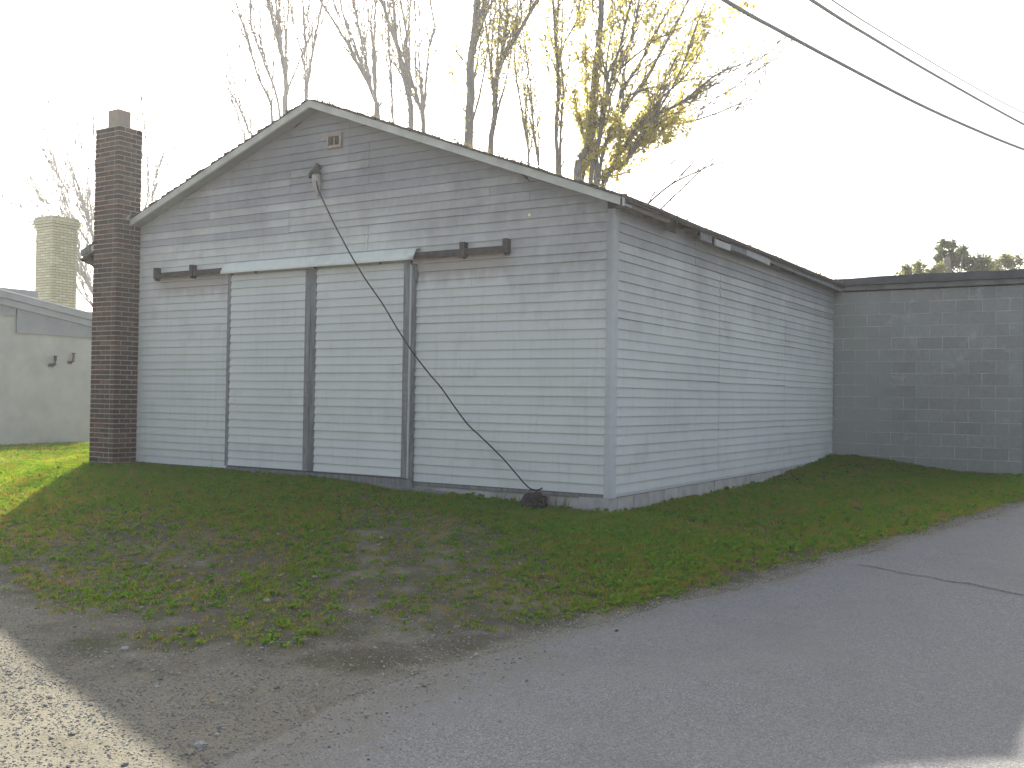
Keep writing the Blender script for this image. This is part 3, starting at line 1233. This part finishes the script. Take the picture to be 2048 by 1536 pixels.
def smooth_line(ps, k=5):
    out = []
    for i in range(len(ps) - 1):
        p0, p1, p2, p3 = ps[max(i - 1, 0)], ps[i], ps[i + 1], ps[min(i + 2, len(ps) - 1)]
        for s_ in range(k):
            t = s_ / k
            out.append(.5 * ((2 * p1) + (p2 - p0) * t + (2 * p0 - 5 * p1 + 4 * p2 - p3) * t * t + (3 * p1 - p0 - 3 * p2 + p3) * t ** 3))
    out.append(ps[-1])
    return out


def rand_unit():
    while True:
        v_ = Vector((U(-1, 1), U(-1, 1), U(-1, 1)))
        if .1 < v_.length < 1:
            return v_.normalized()


class Leaves:
    def __init__(s):
        s.v, s.f, s.id = [], [], []

    def leaf(s, p, sz):
        n = rand_unit()
        a = n.cross(rand_unit())
        if a.length < .05:
            return
        a.normalize()
        b = n.cross(a)
        l, w_ = sz * U(.7, 1.3), sz * U(.45, .8)
        k = len(s.v)
        fold = n * (w_ * U(.1, .5))
        s.v += [tuple(p), tuple(p + a * l * .5 + b * w_ * .5 + fold), tuple(p + a * l), tuple(p + a * l * .5 - b * w_ * .5 + fold)]
        s.f += [(k, k + 1, k + 2), (k, k + 2, k + 3)]
        i = R()
        s.id += [i, i, i, i]

    def build(s, name, mat, parent, kind='stuff'):
        me_ = bpy.data.meshes.new(name)
        me_.from_pydata(s.v, [], s.f)
        me_.attributes.new('leafid', 'FLOAT', 'POINT').data.foreach_set('value', s.id)
        me_.materials.append(mat)
        o_ = place(name, me_, parent)
        if kind:
            o_['kind'] = kind
        return o_


def grow(mb, lv, p, d, ln, r, depth, leaf, lsz, up=.25, fs=1.0):
    """one side branch with its own twigs"""
    n = max(3, int(ln / fs / .16))
    pts_, rad = [p.copy()], [r]
    q_ = p.copy()
    dd = d.copy()
    st = ln / n
    for i in range(n):
        dd = (dd + rand_unit() * .16 + Vector((0, 0, up * .12))).normalized()
        q_ = q_ + dd * st
        pts_.append(q_.copy())
        rad.append(max(r * (1 - .65 * (i + 1) / n), .0055 * fs))
    mb.tube(pts_, rad, 4 if r > .012 else 3, 0, False)
    if depth > 0:
        m_ = max(1, int(ln / fs * (3.2 if depth > 1 else 4.2)))
        for _ in range(m_):
            t = U(.2, 1)
            i = min(int(t * n), n - 1)
            dr = (pts_[i + 1] - pts_[i]).normalized()
            sd = (dr * U(.7, 1.1) + rand_unit() * .55 + Vector((0, 0, .12))).normalized()
            grow(mb, lv, pts_[i], sd, ln * U(.28, .55), max(rad[i] * .65, .0065 * fs), depth - 1, leaf, lsz, up, fs)
    if leaf > 0 and depth <= 1:
        k = leaf * ln / fs * (2.6 if depth == 0 else 1.3)
        k = int(k) + (R() < k - int(k))
        for _ in range(k):
            i = random.randrange(len(pts_))
            lv.leaf(pts_[i] + rand_unit() * .05, lsz)


def tree(label, base, stems, leaf=0.0, lsz=.07, leafmat='yellow_leaf', dens=1.0, name='bare_tree', group='trees rising behind the garage', far=1.0, shoots=2):
    """stems: (list of photo pixels, depth at start, depth at end, start radius, end radius, side branch length, leaf factor)"""
    bp_ = px(base[0], 780, base[1] * far)
    bp_.z = height(bp_.x, bp_.y) - .1
    lsz *= far
    t = thing(name, label, 'tree', bp_, group)
    mb, lv = MB(), Leaves()
    for st in stems:
        pix, d0, d1, r0, r1, bl_ = st[:6]
        d0, d1, r0, r1, bl_ = d0 * far, d1 * far, r0 * far, r1 * far, bl_ * far
        lf_ = leaf * (st[6] if len(st) > 6 else 1.0)
        n = len(pix)
        ps = [px(a, b, d0 + (d1 - d0) * i / max(n - 1, 1)) for i, (a, b) in enumerate(pix)]
        if pix[-1][1] <= 5:                        # goes on above the frame
            e = ps[-1] + (ps[-1] - ps[-2]).normalized() * 2.2
            ps.append(e)
        s0 = ps[0]
        if not (len(st) > 7 and st[7]):
            ps = [bp_ + Vector((U(-.15, .15), U(-.1, .1), 0)), bp_.lerp(s0, .45) + Vector((0, 0, .3))] + ps
            k0 = 2 * 6
        else:
            k0 = 0
        ln = smooth_line(ps, 6)
        L = len(ln)
        jit = [p + Vector((mnoise.noise(p * 1.7), mnoise.noise(p * 1.7 + Vector((9, 0, 0))), 0)) * min(.03, r0 * .5) for p in ln]
        rad = []
        for i in range(L):
            if i < k0:
                rad.append(r0 * (1.6 - .6 * i / k0))
            else:
                rad.append(r0 + (r1 - r0) * (i - k0) / max(L - 1 - k0, 1))
        mb.tube(jit, rad, 7 if r0 > .05 else 5)
        tot_l = sum((jit[i + 1] - jit[i]).length for i in range(k0, L - 1))
        for _ in range(int(shoots * (1.5 + (r0 > .05 * far)))):        # upright shoots beside the stem
            if r0 < .025 or L - 2 - k0 < 3:
                break
            i = random.randrange(k0, k0 + max(2, int((L - 2 - k0) * .6)))
            dr = (jit[i + 1] - jit[i]).normalized()
            dd_ = (dr + rand_unit() * .30 + Vector((0, 0, .25))).normalized()
            q_ = jit[i].copy()
            sp_ = [q_.copy()]
            ns = random.randrange(7, 15)
            for _k in range(ns):
                dd_ = (dd_ + rand_unit() * .07 + Vector((0, 0, .04))).normalized()
                q_ = q_ + dd_ * .36 * far
                sp_.append(q_.copy())
            sr = min(rad[i] * .6, .034 * far)
            mb.tube(sp_, [sr * (1 - .75 * a_ / ns) for a_ in range(ns + 1)], 5)
            for _k in range(int(ns * 1.2 * dens)):
                a_ = random.randrange(1, ns)
                dr2 = (sp_[a_ + 1] - sp_[a_]).normalized()
                sd = (dr2 * U(.9, 1.4) + rand_unit() * .55 + Vector((0, 0, .2))).normalized()
                grow(mb, lv, sp_[a_], sd, bl_ * U(.3, .9), .010 * far, 1, lf_, lsz, .25, far)
        nb = int(tot_l / far * 5.0 * dens)
        for _ in range(nb):
            i = random.randrange(k0, L - 1) if L - 1 > k0 else k0
            f_ = (i - k0) / max(L - 1 - k0, 1)
            dr = (jit[i + 1] - jit[i]).normalized()
            sd = (dr * U(.9, 1.4) + rand_unit() * .58 + Vector((0, 0, .25))).normalized()
            big = R() < .35
            grow(mb, lv, jit[i], sd, bl_ * U(.5, 1.6) * (1 if big else .55), min(max(rad[i] * .5, .008 * far), (.010 + .014 * R()) * far), 2 if big else 1, lf_, lsz, .25, far)
    mb.build('trunk', M['bark'], t, True)
    if lv.v:
        lv.build('foliage', M[leafmat], t)
    return t


tree('slender bare tree tips, leftmost over the left slope of the garage roof', (470, 28), [
    ([(503, 300), (497, 262), (478, 215), (452, 165), (420, 80)], 28, 28.5, .035, .008, .9),
    ([(490, 300), (482, 255), (468, 210), (440, 175)], 28, 27.6, .028, .006, .8),
    ([(430, 330), (412, 300), (380, 262), (345, 232)], 28, 28, .012, .003, .4),
    ([(395, 350), (360, 300), (320, 240)], 28, 28.3, .010, .003, .3)], dens=.8, shoots=3, far=2.1)
tree('cluster of bare stems rising just left of the roof peak', (590, 27), [
    ([(570, 235), (572, 180), (566, 120), (548, 50), (535, 0)], 27, 27, .075, .035, 1.4),
    ([(545, 250), (540, 205), (515, 150), (492, 70), (470, 0)], 27, 26.6, .04, .018, 1.2),
    ([(560, 235), (530, 130), (505, 60), (500, 0)], 27, 27.5, .035, .016, 1.1),
    ([(612, 215), (618, 150), (632, 70), (645, 0)], 27, 27, .045, .022, 1.2),
    ([(610, 215), (606, 120), (588, 50), (585, 0)], 27, 27.6, .03, .014, 1.0)], leaf=.12, shoots=3, far=2.1)
tree('forked bare tree rising just right of the roof peak', (750, 26), [
    ([(757, 250), (748, 195), (722, 140), (690, 80), (640, 0)], 26, 26, .055, .025, 1.2),
    ([(755, 245), (738, 160), (718, 60), (705, 0)], 26, 26.6, .035, .018, 1.1),
    ([(750, 240), (752, 130), (742, 60), (745, 0)], 26, 25.6, .03, .014, 1.0)], leaf=.15, shoots=3, far=1.8)
tree('bare tree with several upright stems halfway between roof peak and the thick trunk', (825, 26), [
    ([(822, 262), (818, 190), (800, 110), (775, 40), (765, 0)], 26, 26, .07, .03, 1.3),
    ([(848, 272), (838, 205), (818, 140), (812, 60), (800, 0)], 26, 26.4, .05, .022, 1.2),
    ([(845, 270), (850, 190), (858, 100), (868, 50), (860, 0)], 26, 25.7, .035, .015, 1.1),
    ([(786, 245), (783, 150), (776, 60), (780, 0)], 26, 26.2, .03, .014, 1.0)], leaf=.8, shoots=3, far=1.8)
tree('thickest single trunk standing straight behind the right roof slope', (940, 25), [
    ([(937, 300), (941, 200), (942, 120), (950, 60), (955, 0)], 25, 25, .115, .075, 1.3),
    ([(944, 120), (960, 60), (985, 0)], 25, 25.2, .05, .03, 1.1, 1, 1),
    ([(935, 230), (905, 180), (880, 120)], 25, 25.4, .018, .006, .9, 1, 1)], leaf=1.5, lsz=.10)
tree('leaning trunk with sparse yellow leaves next right of the thick straight trunk', (983, 25), [
    ([(981, 310), (988, 240), (992, 170), (1008, 115), (1040, 60), (1075, 0)], 25, 25, .075, .035, 1.2),
    ([(996, 150), (1010, 70), (1015, 0)], 25, 25.4, .045, .022, 1.1, 1, 1)], leaf=2.2, lsz=.10)
tree('thin twin stemmed tree with few leaves between leaning trunk and leafy tree', (1055, 25.5), [
    ([(1058, 335), (1052, 270), (1040, 200), (1030, 120), (1035, 0)], 25.5, 25.5, .032, .016, 1.0),
    ([(1078, 340), (1070, 280), (1062, 180), (1050, 90), (1040, 0)], 25.5, 25.8, .032, .016, 1.0)], leaf=1.6, lsz=.10)
tree('upright tree with forked stems at the left edge of the leafy yellow tree', (1118, 25), [
    ([(1115, 345), (1113, 255), (1118, 180), (1112, 90), (1106, 0)], 25, 25, .052, .026, 1.0),
    ([(1121, 290), (1127, 180), (1123, 105), (1154, 39), (1162, 0)], 25, 25.3, .035, .016, .9)], leaf=3, lsz=.11)
tree('big spreading tree thick with yellow autumn leaves behind the right roof slope', (1190, 24), [
    ([(1154, 360), (1172, 300), (1184, 260), (1187, 192), (1193, 120), (1202, 36), (1203, 0)], 24, 24, .10, .055, 1.1, .6),
    ([(1180, 375), (1200, 270), (1214, 186), (1216, 150), (1238, 99), (1262, 0)], 24, 23.6, .055, .02, 1.1, .8),
    ([(1190, 375), (1205, 220), (1229, 144), (1265, 72), (1280, 0)], 24, 24.4, .05, .02, 1.1, .5),
    ([(1195, 370), (1230, 230), (1250, 174), (1280, 126), (1322, 45), (1349, 0)], 24, 24, .045, .018, 1.1, .55),
    ([(1238, 140), (1275, 108), (1312, 80), (1370, 51), (1405, 30)], 24, 23.6, .028, .008, .9, 2.6, 1),
    ([(1245, 170), (1290, 135), (1340, 105), (1390, 110), (1425, 95)], 24, 24.4, .02, .006, .8, 2.8, 1),
    ([(1200, 385), (1255, 318), (1295, 258), (1316, 228), (1360, 207), (1402, 174), (1438, 147), (1519, 114)], 24, 23.3, .06, .012, 1.2, .15),
    ([(1295, 258), (1325, 249), (1370, 246), (1429, 228), (1474, 210), (1531, 190)], 24, 24.6, .034, .009, 1.2, .04, 1),
    ([(1262, 190), (1295, 177), (1328, 172), (1384, 159), (1438, 150), (1500, 128)], 24, 24, .028, .008, 1.1, .25, 1),
    ([(1402, 174), (1459, 162), (1534, 132)], 23.4, 23, .016, .006, .8, .05, 1),
    ([(1205, 300), (1250, 215), (1290, 165), (1330, 90), (1375, 0)], 24, 24.2, .04, .014, 1.1, .7, 1),
    ([(1225, 330), (1275, 250), (1330, 190), (1380, 140), (1420, 60)], 24, 23.6, .035, .010, 1.1, .7, 1),
    ([(1316, 229), (1364, 225), (1414, 210)], 24, 23.5, .016, .004, .9, .1, 1),
    ([(1290, 265), (1330, 305), (1352, 345)], 24, 23.8, .01, .003, .3, .1, 1),
    ([(1165, 370), (1172, 320), (1165, 260), (1150, 200)], 24, 24.2, .03, .012, .9, 7),
    ([(1205, 380), (1225, 330), (1262, 280), (1300, 200), (1345, 150)], 24, 24.3, .03, .01, 1.0, 5),
    ([(1210, 380), (1235, 350), (1270, 340), (1290, 300)], 24, 23.8, .02, .006, .8, 9),
    ([(1150, 385), (1168, 340), (1200, 300), (1240, 270), (1280, 250)], 24, 24.2, .03, .01, 1.0, 8),
    ([(1185, 390), (1215, 350), (1235, 310), (1240, 260), (1225, 220)], 24, 23.7, .03, .01, 1.0, 8)],
    leaf=2.0, lsz=.125, dens=1.25, shoots=.9, name='leafy_tree')
tree('low bare spreading branches, rightmost over the garage roof edge', (1120, 23), [
    ([(1262, 440), (1295, 408), (1346, 367), (1400, 341), (1430, 329), (1486, 317), (1543, 311)], 23, 23, .030, .006, .7),
    ([(1285, 452), (1325, 415), (1400, 343), (1447, 300), (1486, 273), (1528, 243)], 23, 23.4, .022, .005, .6),
    ([(1361, 365), (1400, 380), (1456, 413)], 23, 22.8, .012, .003, .35, 1, 1),
    ([(1300, 432), (1330, 425), (1360, 418), (1385, 440)], 23, 22.8, .010, .003, .3, 1, 1)], dens=.8)
tree('bushy bare tree spreading between the yellow and red brick chimneys', (205, 30), [
    ([(196, 560), (187, 482), (179, 451), (175, 424), (155, 395)], 30, 30, .05, .012, .9),
    ([(200, 620), (170, 560), (150, 520), (135, 450), (120, 410)], 30, 30.3, .04, .010, .9),
    ([(200, 640), (165, 590), (145, 565), (132, 550)], 30, 29.7, .03, .008, .8),
    ([(200, 610), (180, 570), (160, 540), (142, 500)], 30, 30.5, .03, .008, .8),
    ([(195, 530), (165, 470), (130, 430), (75, 395)], 30, 30, .02, .005, .7),
    ([(230, 560), (285, 430), (297, 380), (293, 300)], 30, 30, .03, .006, .6),
    ([(240, 560), (300, 430), (305, 380), (318, 330)], 30, 30, .025, .005, .5)], dens=2.0, shoots=4, far=2.1)


def green_tree(label, lobes, depth, mat, trunk_px, n=1500):
    b = px(trunk_px, 780, depth)
    b.z = height(b.x, b.y) - .1
    t = thing('green_tree', label, 'tree', b, 'green trees beyond the block wall')
    mb, lv = MB(), Leaves()
    top = px(lobes[0][0], lobes[0][1] + 20, depth)
    mb.tube(smooth_line([b, b.lerp(top, .5) + Vector((.1, .1, 0)), top], 6), [.22 - .018 * i for i in range(13)][:13] if False else .13, 8)
    mid = b.lerp(top, .45)
    for (u, v_, r) in lobes:
        c = px(u, v_, depth + U(-.8, .8))
        mb.tube([mid + Vector((U(-.1, .1), U(-.1, .1), U(-.5, .8))), mid.lerp(c, .6) + rand_unit() * .1, c], [.06, .035, .012], 5)
        rr = r / FPX * depth
        k = int(n * (r / 30.0) ** 2)
        sub = [(c + rand_unit() * rr * U(.3, .95), rr * U(.22, .42)) for _ in range(14)]
        for _ in range(k):
            sc, sr = random.choice(sub)
            lv.leaf(sc + rand_unit() * sr * U(.3, 1.05), .13)
    mb.build('trunk', M['bark'], t, True)
    lv.build('foliage', M[mat], t)


green_tree('darkest and tallest green treetop above the grey block wall', [(1893, 495, 20), (1915, 520, 30), (1945, 528, 26), (1900, 545, 36), (1885, 515, 18), (1950, 570, 50), (1890, 590, 50), (1925, 500, 12)], 38, 'green_leaf', 1915, 900)
green_tree('low yellow green treetop at the left above the grey block wall', [(1838, 540, 18), (1815, 548, 20), (1870, 548, 24), (1800, 556, 14), (1840, 585, 46), (1880, 600, 40)], 36, 'olive_leaf', 1845, 900)
green_tree('round yellow green treetop at the far right above the grey block wall', [(2010, 522, 22), (1985, 535, 22), (2030, 530, 18), (1968, 545, 20), (2000, 570, 46), (2040, 590, 44)], 40, 'olive_leaf', 2005, 900)

# ------------------------------------------------------------------ ground cover


def scatter(name, pts_, scales, protos, label_mat, seed):
    """one object that instances a few small meshes on points"""
    me_ = bpy.data.meshes.new(name)
    me_.from_pydata(pts_, [], [])
    me_.attributes.new('sc', 'FLOAT', 'POINT').data.foreach_set('value', scales)
    o_ = place(name, me_)
    o_['kind'] = 'stuff'
    ng = bpy.data.node_groups.new(name + '_nodes', 'GeometryNodeTree')
    ng.interface.new_socket('Geometry', in_out='INPUT', socket_type='NodeSocketGeometry')
    ng.interface.new_socket('Geometry', in_out='OUTPUT', socket_type='NodeSocketGeometry')
    N_, L_ = ng.nodes, ng.links
    gi, go = N_.new('NodeGroupInput'), N_.new('NodeGroupOutput')
    iop = N_.new('GeometryNodeInstanceOnPoints')
    ci = N_.new('GeometryNodeCollectionInfo')
    ci.inputs['Collection'].default_value = protos
    ci.inputs['Separate Children'].default_value = True
    ci.inputs['Reset Children'].default_value = True
    at = N_.new('GeometryNodeInputNamedAttribute')
    at.data_type = 'FLOAT'
    at.inputs['Name'].default_value = 'sc'
    rv_ = N_.new('FunctionNodeRandomValue')
    rv_.data_type = 'FLOAT_VECTOR'
    rv_.inputs['Min'].default_value = (-.18, -.18, 0)
    rv_.inputs['Max'].default_value = (.18, .18, 6.28)
    rv_.inputs['Seed'].default_value = seed
    ri = N_.new('FunctionNodeRandomValue')
    ri.data_type = 'INT'
    ri.inputs[4].default_value = 0
    ri.inputs[5].default_value = 50
    ri.inputs['Seed'].default_value = seed + 3
    L_.new(gi.outputs[0], iop.inputs['Points'])
    L_.new(ci.outputs[0], iop.inputs['Instance'])
    iop.inputs['Pick Instance'].default_value = True
    L_.new(ri.outputs[2], iop.inputs['Instance Index'])
    L_.new(rv_.outputs[0], iop.inputs['Rotation'])
    L_.new([s for s in at.outputs if s.type == 'VALUE'][0], iop.inputs['Scale'])
    L_.new(iop.outputs[0], go.inputs[0])
    md = o_.modifiers.new('scatter', 'NODES')
    md.node_group = ng
    return o_


def proto_coll(name, builders):
    c = bpy.data.collections.new(name)
    for i, (mb, mat) in enumerate(builders):
        me_ = bpy.data.meshes.new(name)
        me_.from_pydata(mb.v, [], mb.f)
        me_.materials.append(mat)
        c.objects.link(bpy.data.objects.new(name, me_))
    return c


def tuft(nb, h0, h1, rad, wid, lean):
    mb = MB()
    for _ in range(nb):
        a = U(0, 6.28)
        r = rad * math.sqrt(R())
        p = Vector((r * math.cos(a), r * math.sin(a), -.008))
        d = U(0, 6.28)
        side_ = Vector((math.cos(d), math.sin(d), 0))
        out_ = Vector((math.cos(d + 1.57), math.sin(d + 1.57), 0)) * U(.1, lean)
        h = U(h0, h1)
        w_ = wid * U(.6, 1.2)
        m1 = p + Vector((0, 0, h * .55)) + out_ * h * .35
        tp = p + Vector((0, 0, h)) + out_ * h
        k = len(mb.v)
        mb.v += [tuple(p - side_ * w_), tuple(p + side_ * w_), tuple(m1 - side_ * w_ * .8), tuple(m1 + side_ * w_ * .8), tuple(tp)]
        mb.f += [(k, k + 1, k + 3, k + 2), (k + 2, k + 3, k + 4)]
        mb.m += [0, 0]
    return mb


def weed():
    mb = MB()
    for i in range(9):
        a = U(0, 6.28)
        d = Vector((math.cos(a), math.sin(a), 0))
        s_ = Vector((-d.y, d.x, 0))
        l, w_, h = U(.02, .045), U(.008, .016), U(.012, .04)
        p = d * U(0, .02)
        k = len(mb.v)
        mb.v += [tuple(p), tuple(p + d * l * .5 + s_ * w_ + Vector((0, 0, h))), tuple(p + d * l + Vector((0, 0, h * .8))), tuple(p + d * l * .5 - s_ * w_ + Vector((0, 0, h)))]
        mb.f += [(k, k + 1, k + 2), (k, k + 2, k + 3)]
        mb.m += [0, 0]
    return mb


def pebble():
    mb = MB()
    import itertools
    vs_ = []
    for j in range(4):
        th = math.pi * (j + .5) / 4
        for i in range(6):
            ph = 2 * math.pi * i / 6 + j * .5
            r = U(.75, 1.1)
            vs_.append((math.sin(th) * math.cos(ph) * r, math.sin(th) * math.sin(ph) * r * .85, math.cos(th) * .55 * r))
    fs = [(5, 4, 3, 2, 1, 0)[::-1], (18, 19, 20, 21, 22, 23)[::-1]]
    for j in range(3):
        for i in range(6):
            q_ = (i + 1) % 6
            fs.append((6 * j + i, 6 * j + 6 + i, 6 * j + 6 + q_, 6 * j + q_))
    mb.add(vs_, fs)
    return mb


random.seed(21)
grass_c = proto_coll('grass_tuft', [(tuft(16, .018, .045, .035, .0022, .9), M['grass']) for _ in range(5)] + [(tuft(12, .03, .07, .03, .0024, .8), M['grass']) for _ in range(2)] + [(weed(), M['weed']) for _ in range(2)])
stone_m = simple('gravel_stone', (.36, .345, .31), (.22, .21, .19), 9, 4, .95, .45, .3)
stone_c = proto_coll('gravel_stone', [(pebble(), stone_m) for _ in range(5)])

gp, gs = [], []
random.seed(22)


def inside_building(x, y):
    if WX0 - .02 < x < .02 and -.02 < y < 16:
        return True
    if x > -6 and x < BX1 + .02 and y > LEN - .01:
        return True
    if -8.08 < x < -7.5 and -.42 < y < .05:
        return True
    if x < WXX + .02:
        return True
    return False


def try_grass(x, y, far=False):
    if inside_building(x, y) or x > road_edge(y) + .02:
        return
    n1 = mnoise.noise(Vector((x * .8, y * .8, 1.0)))
    n2 = mnoise.noise(Vector((x * 2.4, y * 2.4, 5.0)))
    n3 = mnoise.noise(Vector((x * 7, y * 7, 8.0)))
    g = gravel_amount(x, y)
    # turf thins out towards the gravel
    bare = clamp((-y - .9) / 4.2) if x < 1.5 else clamp((.7 - (road_edge(y) - x)) * .8)
    if x > .3 and y > -2:
        bare = clamp((.45 - (road_edge(y) - x)) * 1.6)
    p = 1.0 - .74 * bare * (.40 + .9 * (n2 + .5)) + n1 * .5 + n2 * .5 + n3 * .5
    p -= g * 1.25 + worn(x, y) * .42
    if p < .0 or R() > p:
        return
    gp.append((x, y, hz(x, y)))
    s = U(.6, 1.25) * (1.12 - .35 * bare) * (1 - .3 * worn(x, y))
    if R() < .02:
        s *= 1.5
    gs.append(s)


for _ in range(66000):
    try_grass(U(-9, 1.7), U(-6.2, .0))
for _ in range(30000):
    try_grass(U(.0, 3.8), U(-4.2, 8.7))
for _ in range(22000):
    try_grass(U(-15.4, -7.5), U(-4.5, 8))
for _ in range(7000):
    try_grass(U(3.0, 5.2), U(8.7, 14))
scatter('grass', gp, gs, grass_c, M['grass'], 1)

sp, sc_ = [], []
for _ in range(75000):
    if R() < .6:
        x, y = U(-3.6, 1.7), U(-7.6, -4.0)
    else:
        x, y = U(-5, 2.6), U(-6.5, -2.2)
    g = gravel_amount(x, y)
    e = road_edge(y)
    if x > e:
        w8 = 1.2 if y < -4.2 else .4
        if x > e + w8 or R() > .5 * (1 - (x - e) / w8) ** 2:
            continue
        z = road_z(x, y)
    else:
        n2 = mnoise.noise(Vector((x * 2.4, y * 2.4, 5.0)))
        if R() > max(g * .9, clamp((-y - 1.6) / 4) * (.16 + .25 * max(n2, 0)) + .30 * worn(x, y)):
            continue
        z = hz(x, y)
    s = .0035 + .0065 * R() ** 3 + (.012 if R() < .004 else 0)
    sp.append((x, y, z + s * .15))
    sc_.append(s)
for _ in range(9000):                           # grit strip along the asphalt further on
    y = U(-4, 9)
    e = road_edge(y)
    x = e + random.gauss(-.06, .10)
    z = road_z(x, y) if x > e else hz(x, y)
    sp.append((x, y, z))
    sc_.append(.003 + .007 * R() ** 3)
scatter('gravel', sp, sc_, stone_c, stone_m, 9)

# fallen leaves
lv = Leaves()
random.seed(31)
for _ in range(1500):
    if R() < .75:
        x, y = U(-9, 3.4), U(-6.2, 8.0)
    else:
        x, y = U(-15, -6), U(-3, 5)
    if inside_building(x, y) or x > road_edge(y) + .3:
        continue
    z = hz(x, y) + .018
    n = Vector((U(-.35, .35), U(-.35, .35), 1)).normalized()
    a = n.cross(Vector((U(-1, 1), U(-1, 1), 0)).normalized())
    if a.length < .2:
        continue
    a.normalize()
    b = n.cross(a)
    sz = U(.011, .028)
    k = len(lv.v)
    p = Vector((x, y, z))
    for (s1, s2, up) in ((-1, 0, .25), (-.3, .55, 0), (.35, .5, .05), (1, 0, .3), (.35, -.5, 0), (-.3, -.55, .1)):
        lv.v.append(tuple(p + a * s1 * sz + b * s2 * sz + n * up * sz * 1.2))
    lv.f += [(k, k + 5, k + 4), (k, k + 4, k + 3), (k, k + 3, k + 2), (k, k + 2, k + 1)]
    i = R()
    lv.id += [i] * 6
lv.build('fallen_leaves', M['dry_leaf'], None)

rl = Leaves()
random.seed(33)
for _ in range(420):
    t = R()
    if R() < .6:
        x = PKX + (RX - PKX) * t
        z = PKZ + (RZ - PKZ) * t
        y = Y0 + U(-.01, .25)
    elif R() < .5:
        x = PKX + (LX - PKX) * t
        z = PKZ + (LZ - PKZ) * t
        y = Y0 + U(-.01, .25)
    else:
        x, z, y = RX - U(-.01, .2), RZ + U(.0, .05), U(-.2, 8.6)
        z = roof_z(min(x, RX))
    rl.leaf(Vector((x, y, z + U(.005, .03))), .045)
rl.build('roof_leaf_litter', M['dry_leaf'], barn)

# single stones and debris one can point to


def stone(u, v_, s, label, flat=.5):
    d = CF + CR * (u - 1024) / FPX - CU * (v_ - 768) / FPX
    t = 2.0
    while t < 40:
        p = CAM + d * t
        if p[2] < hz(p[0], p[1]):
            break
        t += .004
    c = Vector((p[0], p[1], hz(p[0], p[1]) + s * flat * .4))
    mb = MB()
    vv_, ff_ = [], []
    nu, nv = 12, 8
    off = Vector((U(0, 50), 0, 0))
    for j in range(nv + 1):
        th = math.pi * j / nv
        for i in range(nu):
            ph = 2 * math.pi * i / nu
            dv = Vector((math.sin(th) * math.cos(ph), math.sin(th) * math.sin(ph), math.cos(th)))
            r = 1 + .35 * mnoise.noise(dv * 1.8 + off)
            vv_.append((c.x + dv.x * s * r, c.y + dv.y * s * .8 * r, c.z + dv.z * s * flat * r))
    for j in range(nv):
        for i in range(nu):
            a_, b_ = j * nu + i, j * nu + (i + 1) % nu
            ff_.append((a_, a_ + nu, b_ + nu, b_))
    mb.add(vv_, ff_)
    o_ = mb.build('stone', M['stone'])
    tag(o_, label, 'stone', 'loose stones on the verge')


stone(364, 1197, .028, 'pale rounded stone in thin grass left of centre')
stone(534, 1204, .03, 'grey stone in thin grass midway between gravel and doors')
stone(400, 1494, .032, 'pale stone nearest the bottom edge, where shade meets sunlit gravel')
stone(630, 1155, .026, 'small light stone on bare soil below the middle of the doors', .4)
stone(896, 1365, .024, 'small stone on the asphalt edge below the grass tip')
stone(250, 1300, .03, 'pale stone among the last tufts at the left edge of the gravel')

# dry twig and leaf litter at the road edge
q = MB()
bpnt = None
d = CF + CR * (822 - 1024) / FPX - CU * (1345 - 768) / FPX
t = 2.0
while t < 40:
    p = CAM + d * t
    if p[2] < hz(p[0], p[1]):
        break
    t += .004
c = Vector((p[0], p[1], hz(p[0], p[1]) + .012))
for i in range(9):
    a = U(-.5, .5) + (0 if i % 2 else 2.6)
    dd_ = Vector((math.cos(a), math.sin(a), U(.0, .3)))
    p0 = c + Vector((U(-.06, .06), U(-.03, .03), 0))
    q.tube([p0, p0 + dd_ * .04 + Vector((0, 0, .008)), p0 + dd_ * U(.07, .11)], [.0035, .003, .0015], 4)
o = q.build('dry_twigs', simple('bleached_twig', (.42, .38, .28), (.3, .26, .2), 20, 3, .9, 0, 0))
tag(o, 'small bleached bunch of dry twigs lying where gravel meets asphalt', 'twigs')

# weeds growing against the wall near the cable foot
q = MB()
random.seed(41)
for i in range(46):
    x = random.gauss(-.95, .22) if i < 34 else U(-.75, -.4)
    y = U(-.22, -.03)
    z = hz(x, y) - .01
    a = U(0, 6.28)
    h = U(.08, .22)
    dx, dy = math.cos(a) * h * U(.1, .6), math.sin(a) * h * .25
    w_ = .004
    k = len(q.v)
    q.v += [(x - w_, y, z), (x + w_, y, z), (x + dx * .4 - w_, y + dy, z + h * .6), (x + dx * .4 + w_, y + dy, z + h * .6), (x + dx, y + dy * 1.5, z + h)]
    q.f += [(k, k + 1, k + 3, k + 2), (k + 2, k + 3, k + 4)]
    q.m += [0, 0]
o = q.build('tall_grass_clump', M['grass'])
tag(o, 'taller grass blades growing against the siding around the cable foot', 'grass clump')


# ------------------------------------------------------------------ hazy air
HAZE = 0.0014
if HAZE:
    hm = bpy.data.materials.new('haze')
    hm.use_nodes = True
    hn = hm.node_tree
    hn.nodes.remove(hn.nodes['Principled BSDF'])
    pv = hn.nodes.new('ShaderNodeVolumePrincipled')
    pv.inputs['Color'].default_value = (.97, .98, 1, 1)
    pv.inputs['Density'].default_value = HAZE
    pv.inputs['Anisotropy'].default_value = .5
    hn.links.new(pv.outputs[0], hn.nodes['Material Output'].inputs['Volume'])
    o = MB().box(-402, -202, -1.8, 402, 502, 16).build('haze', hm)
    o['kind'] = 'stuff'
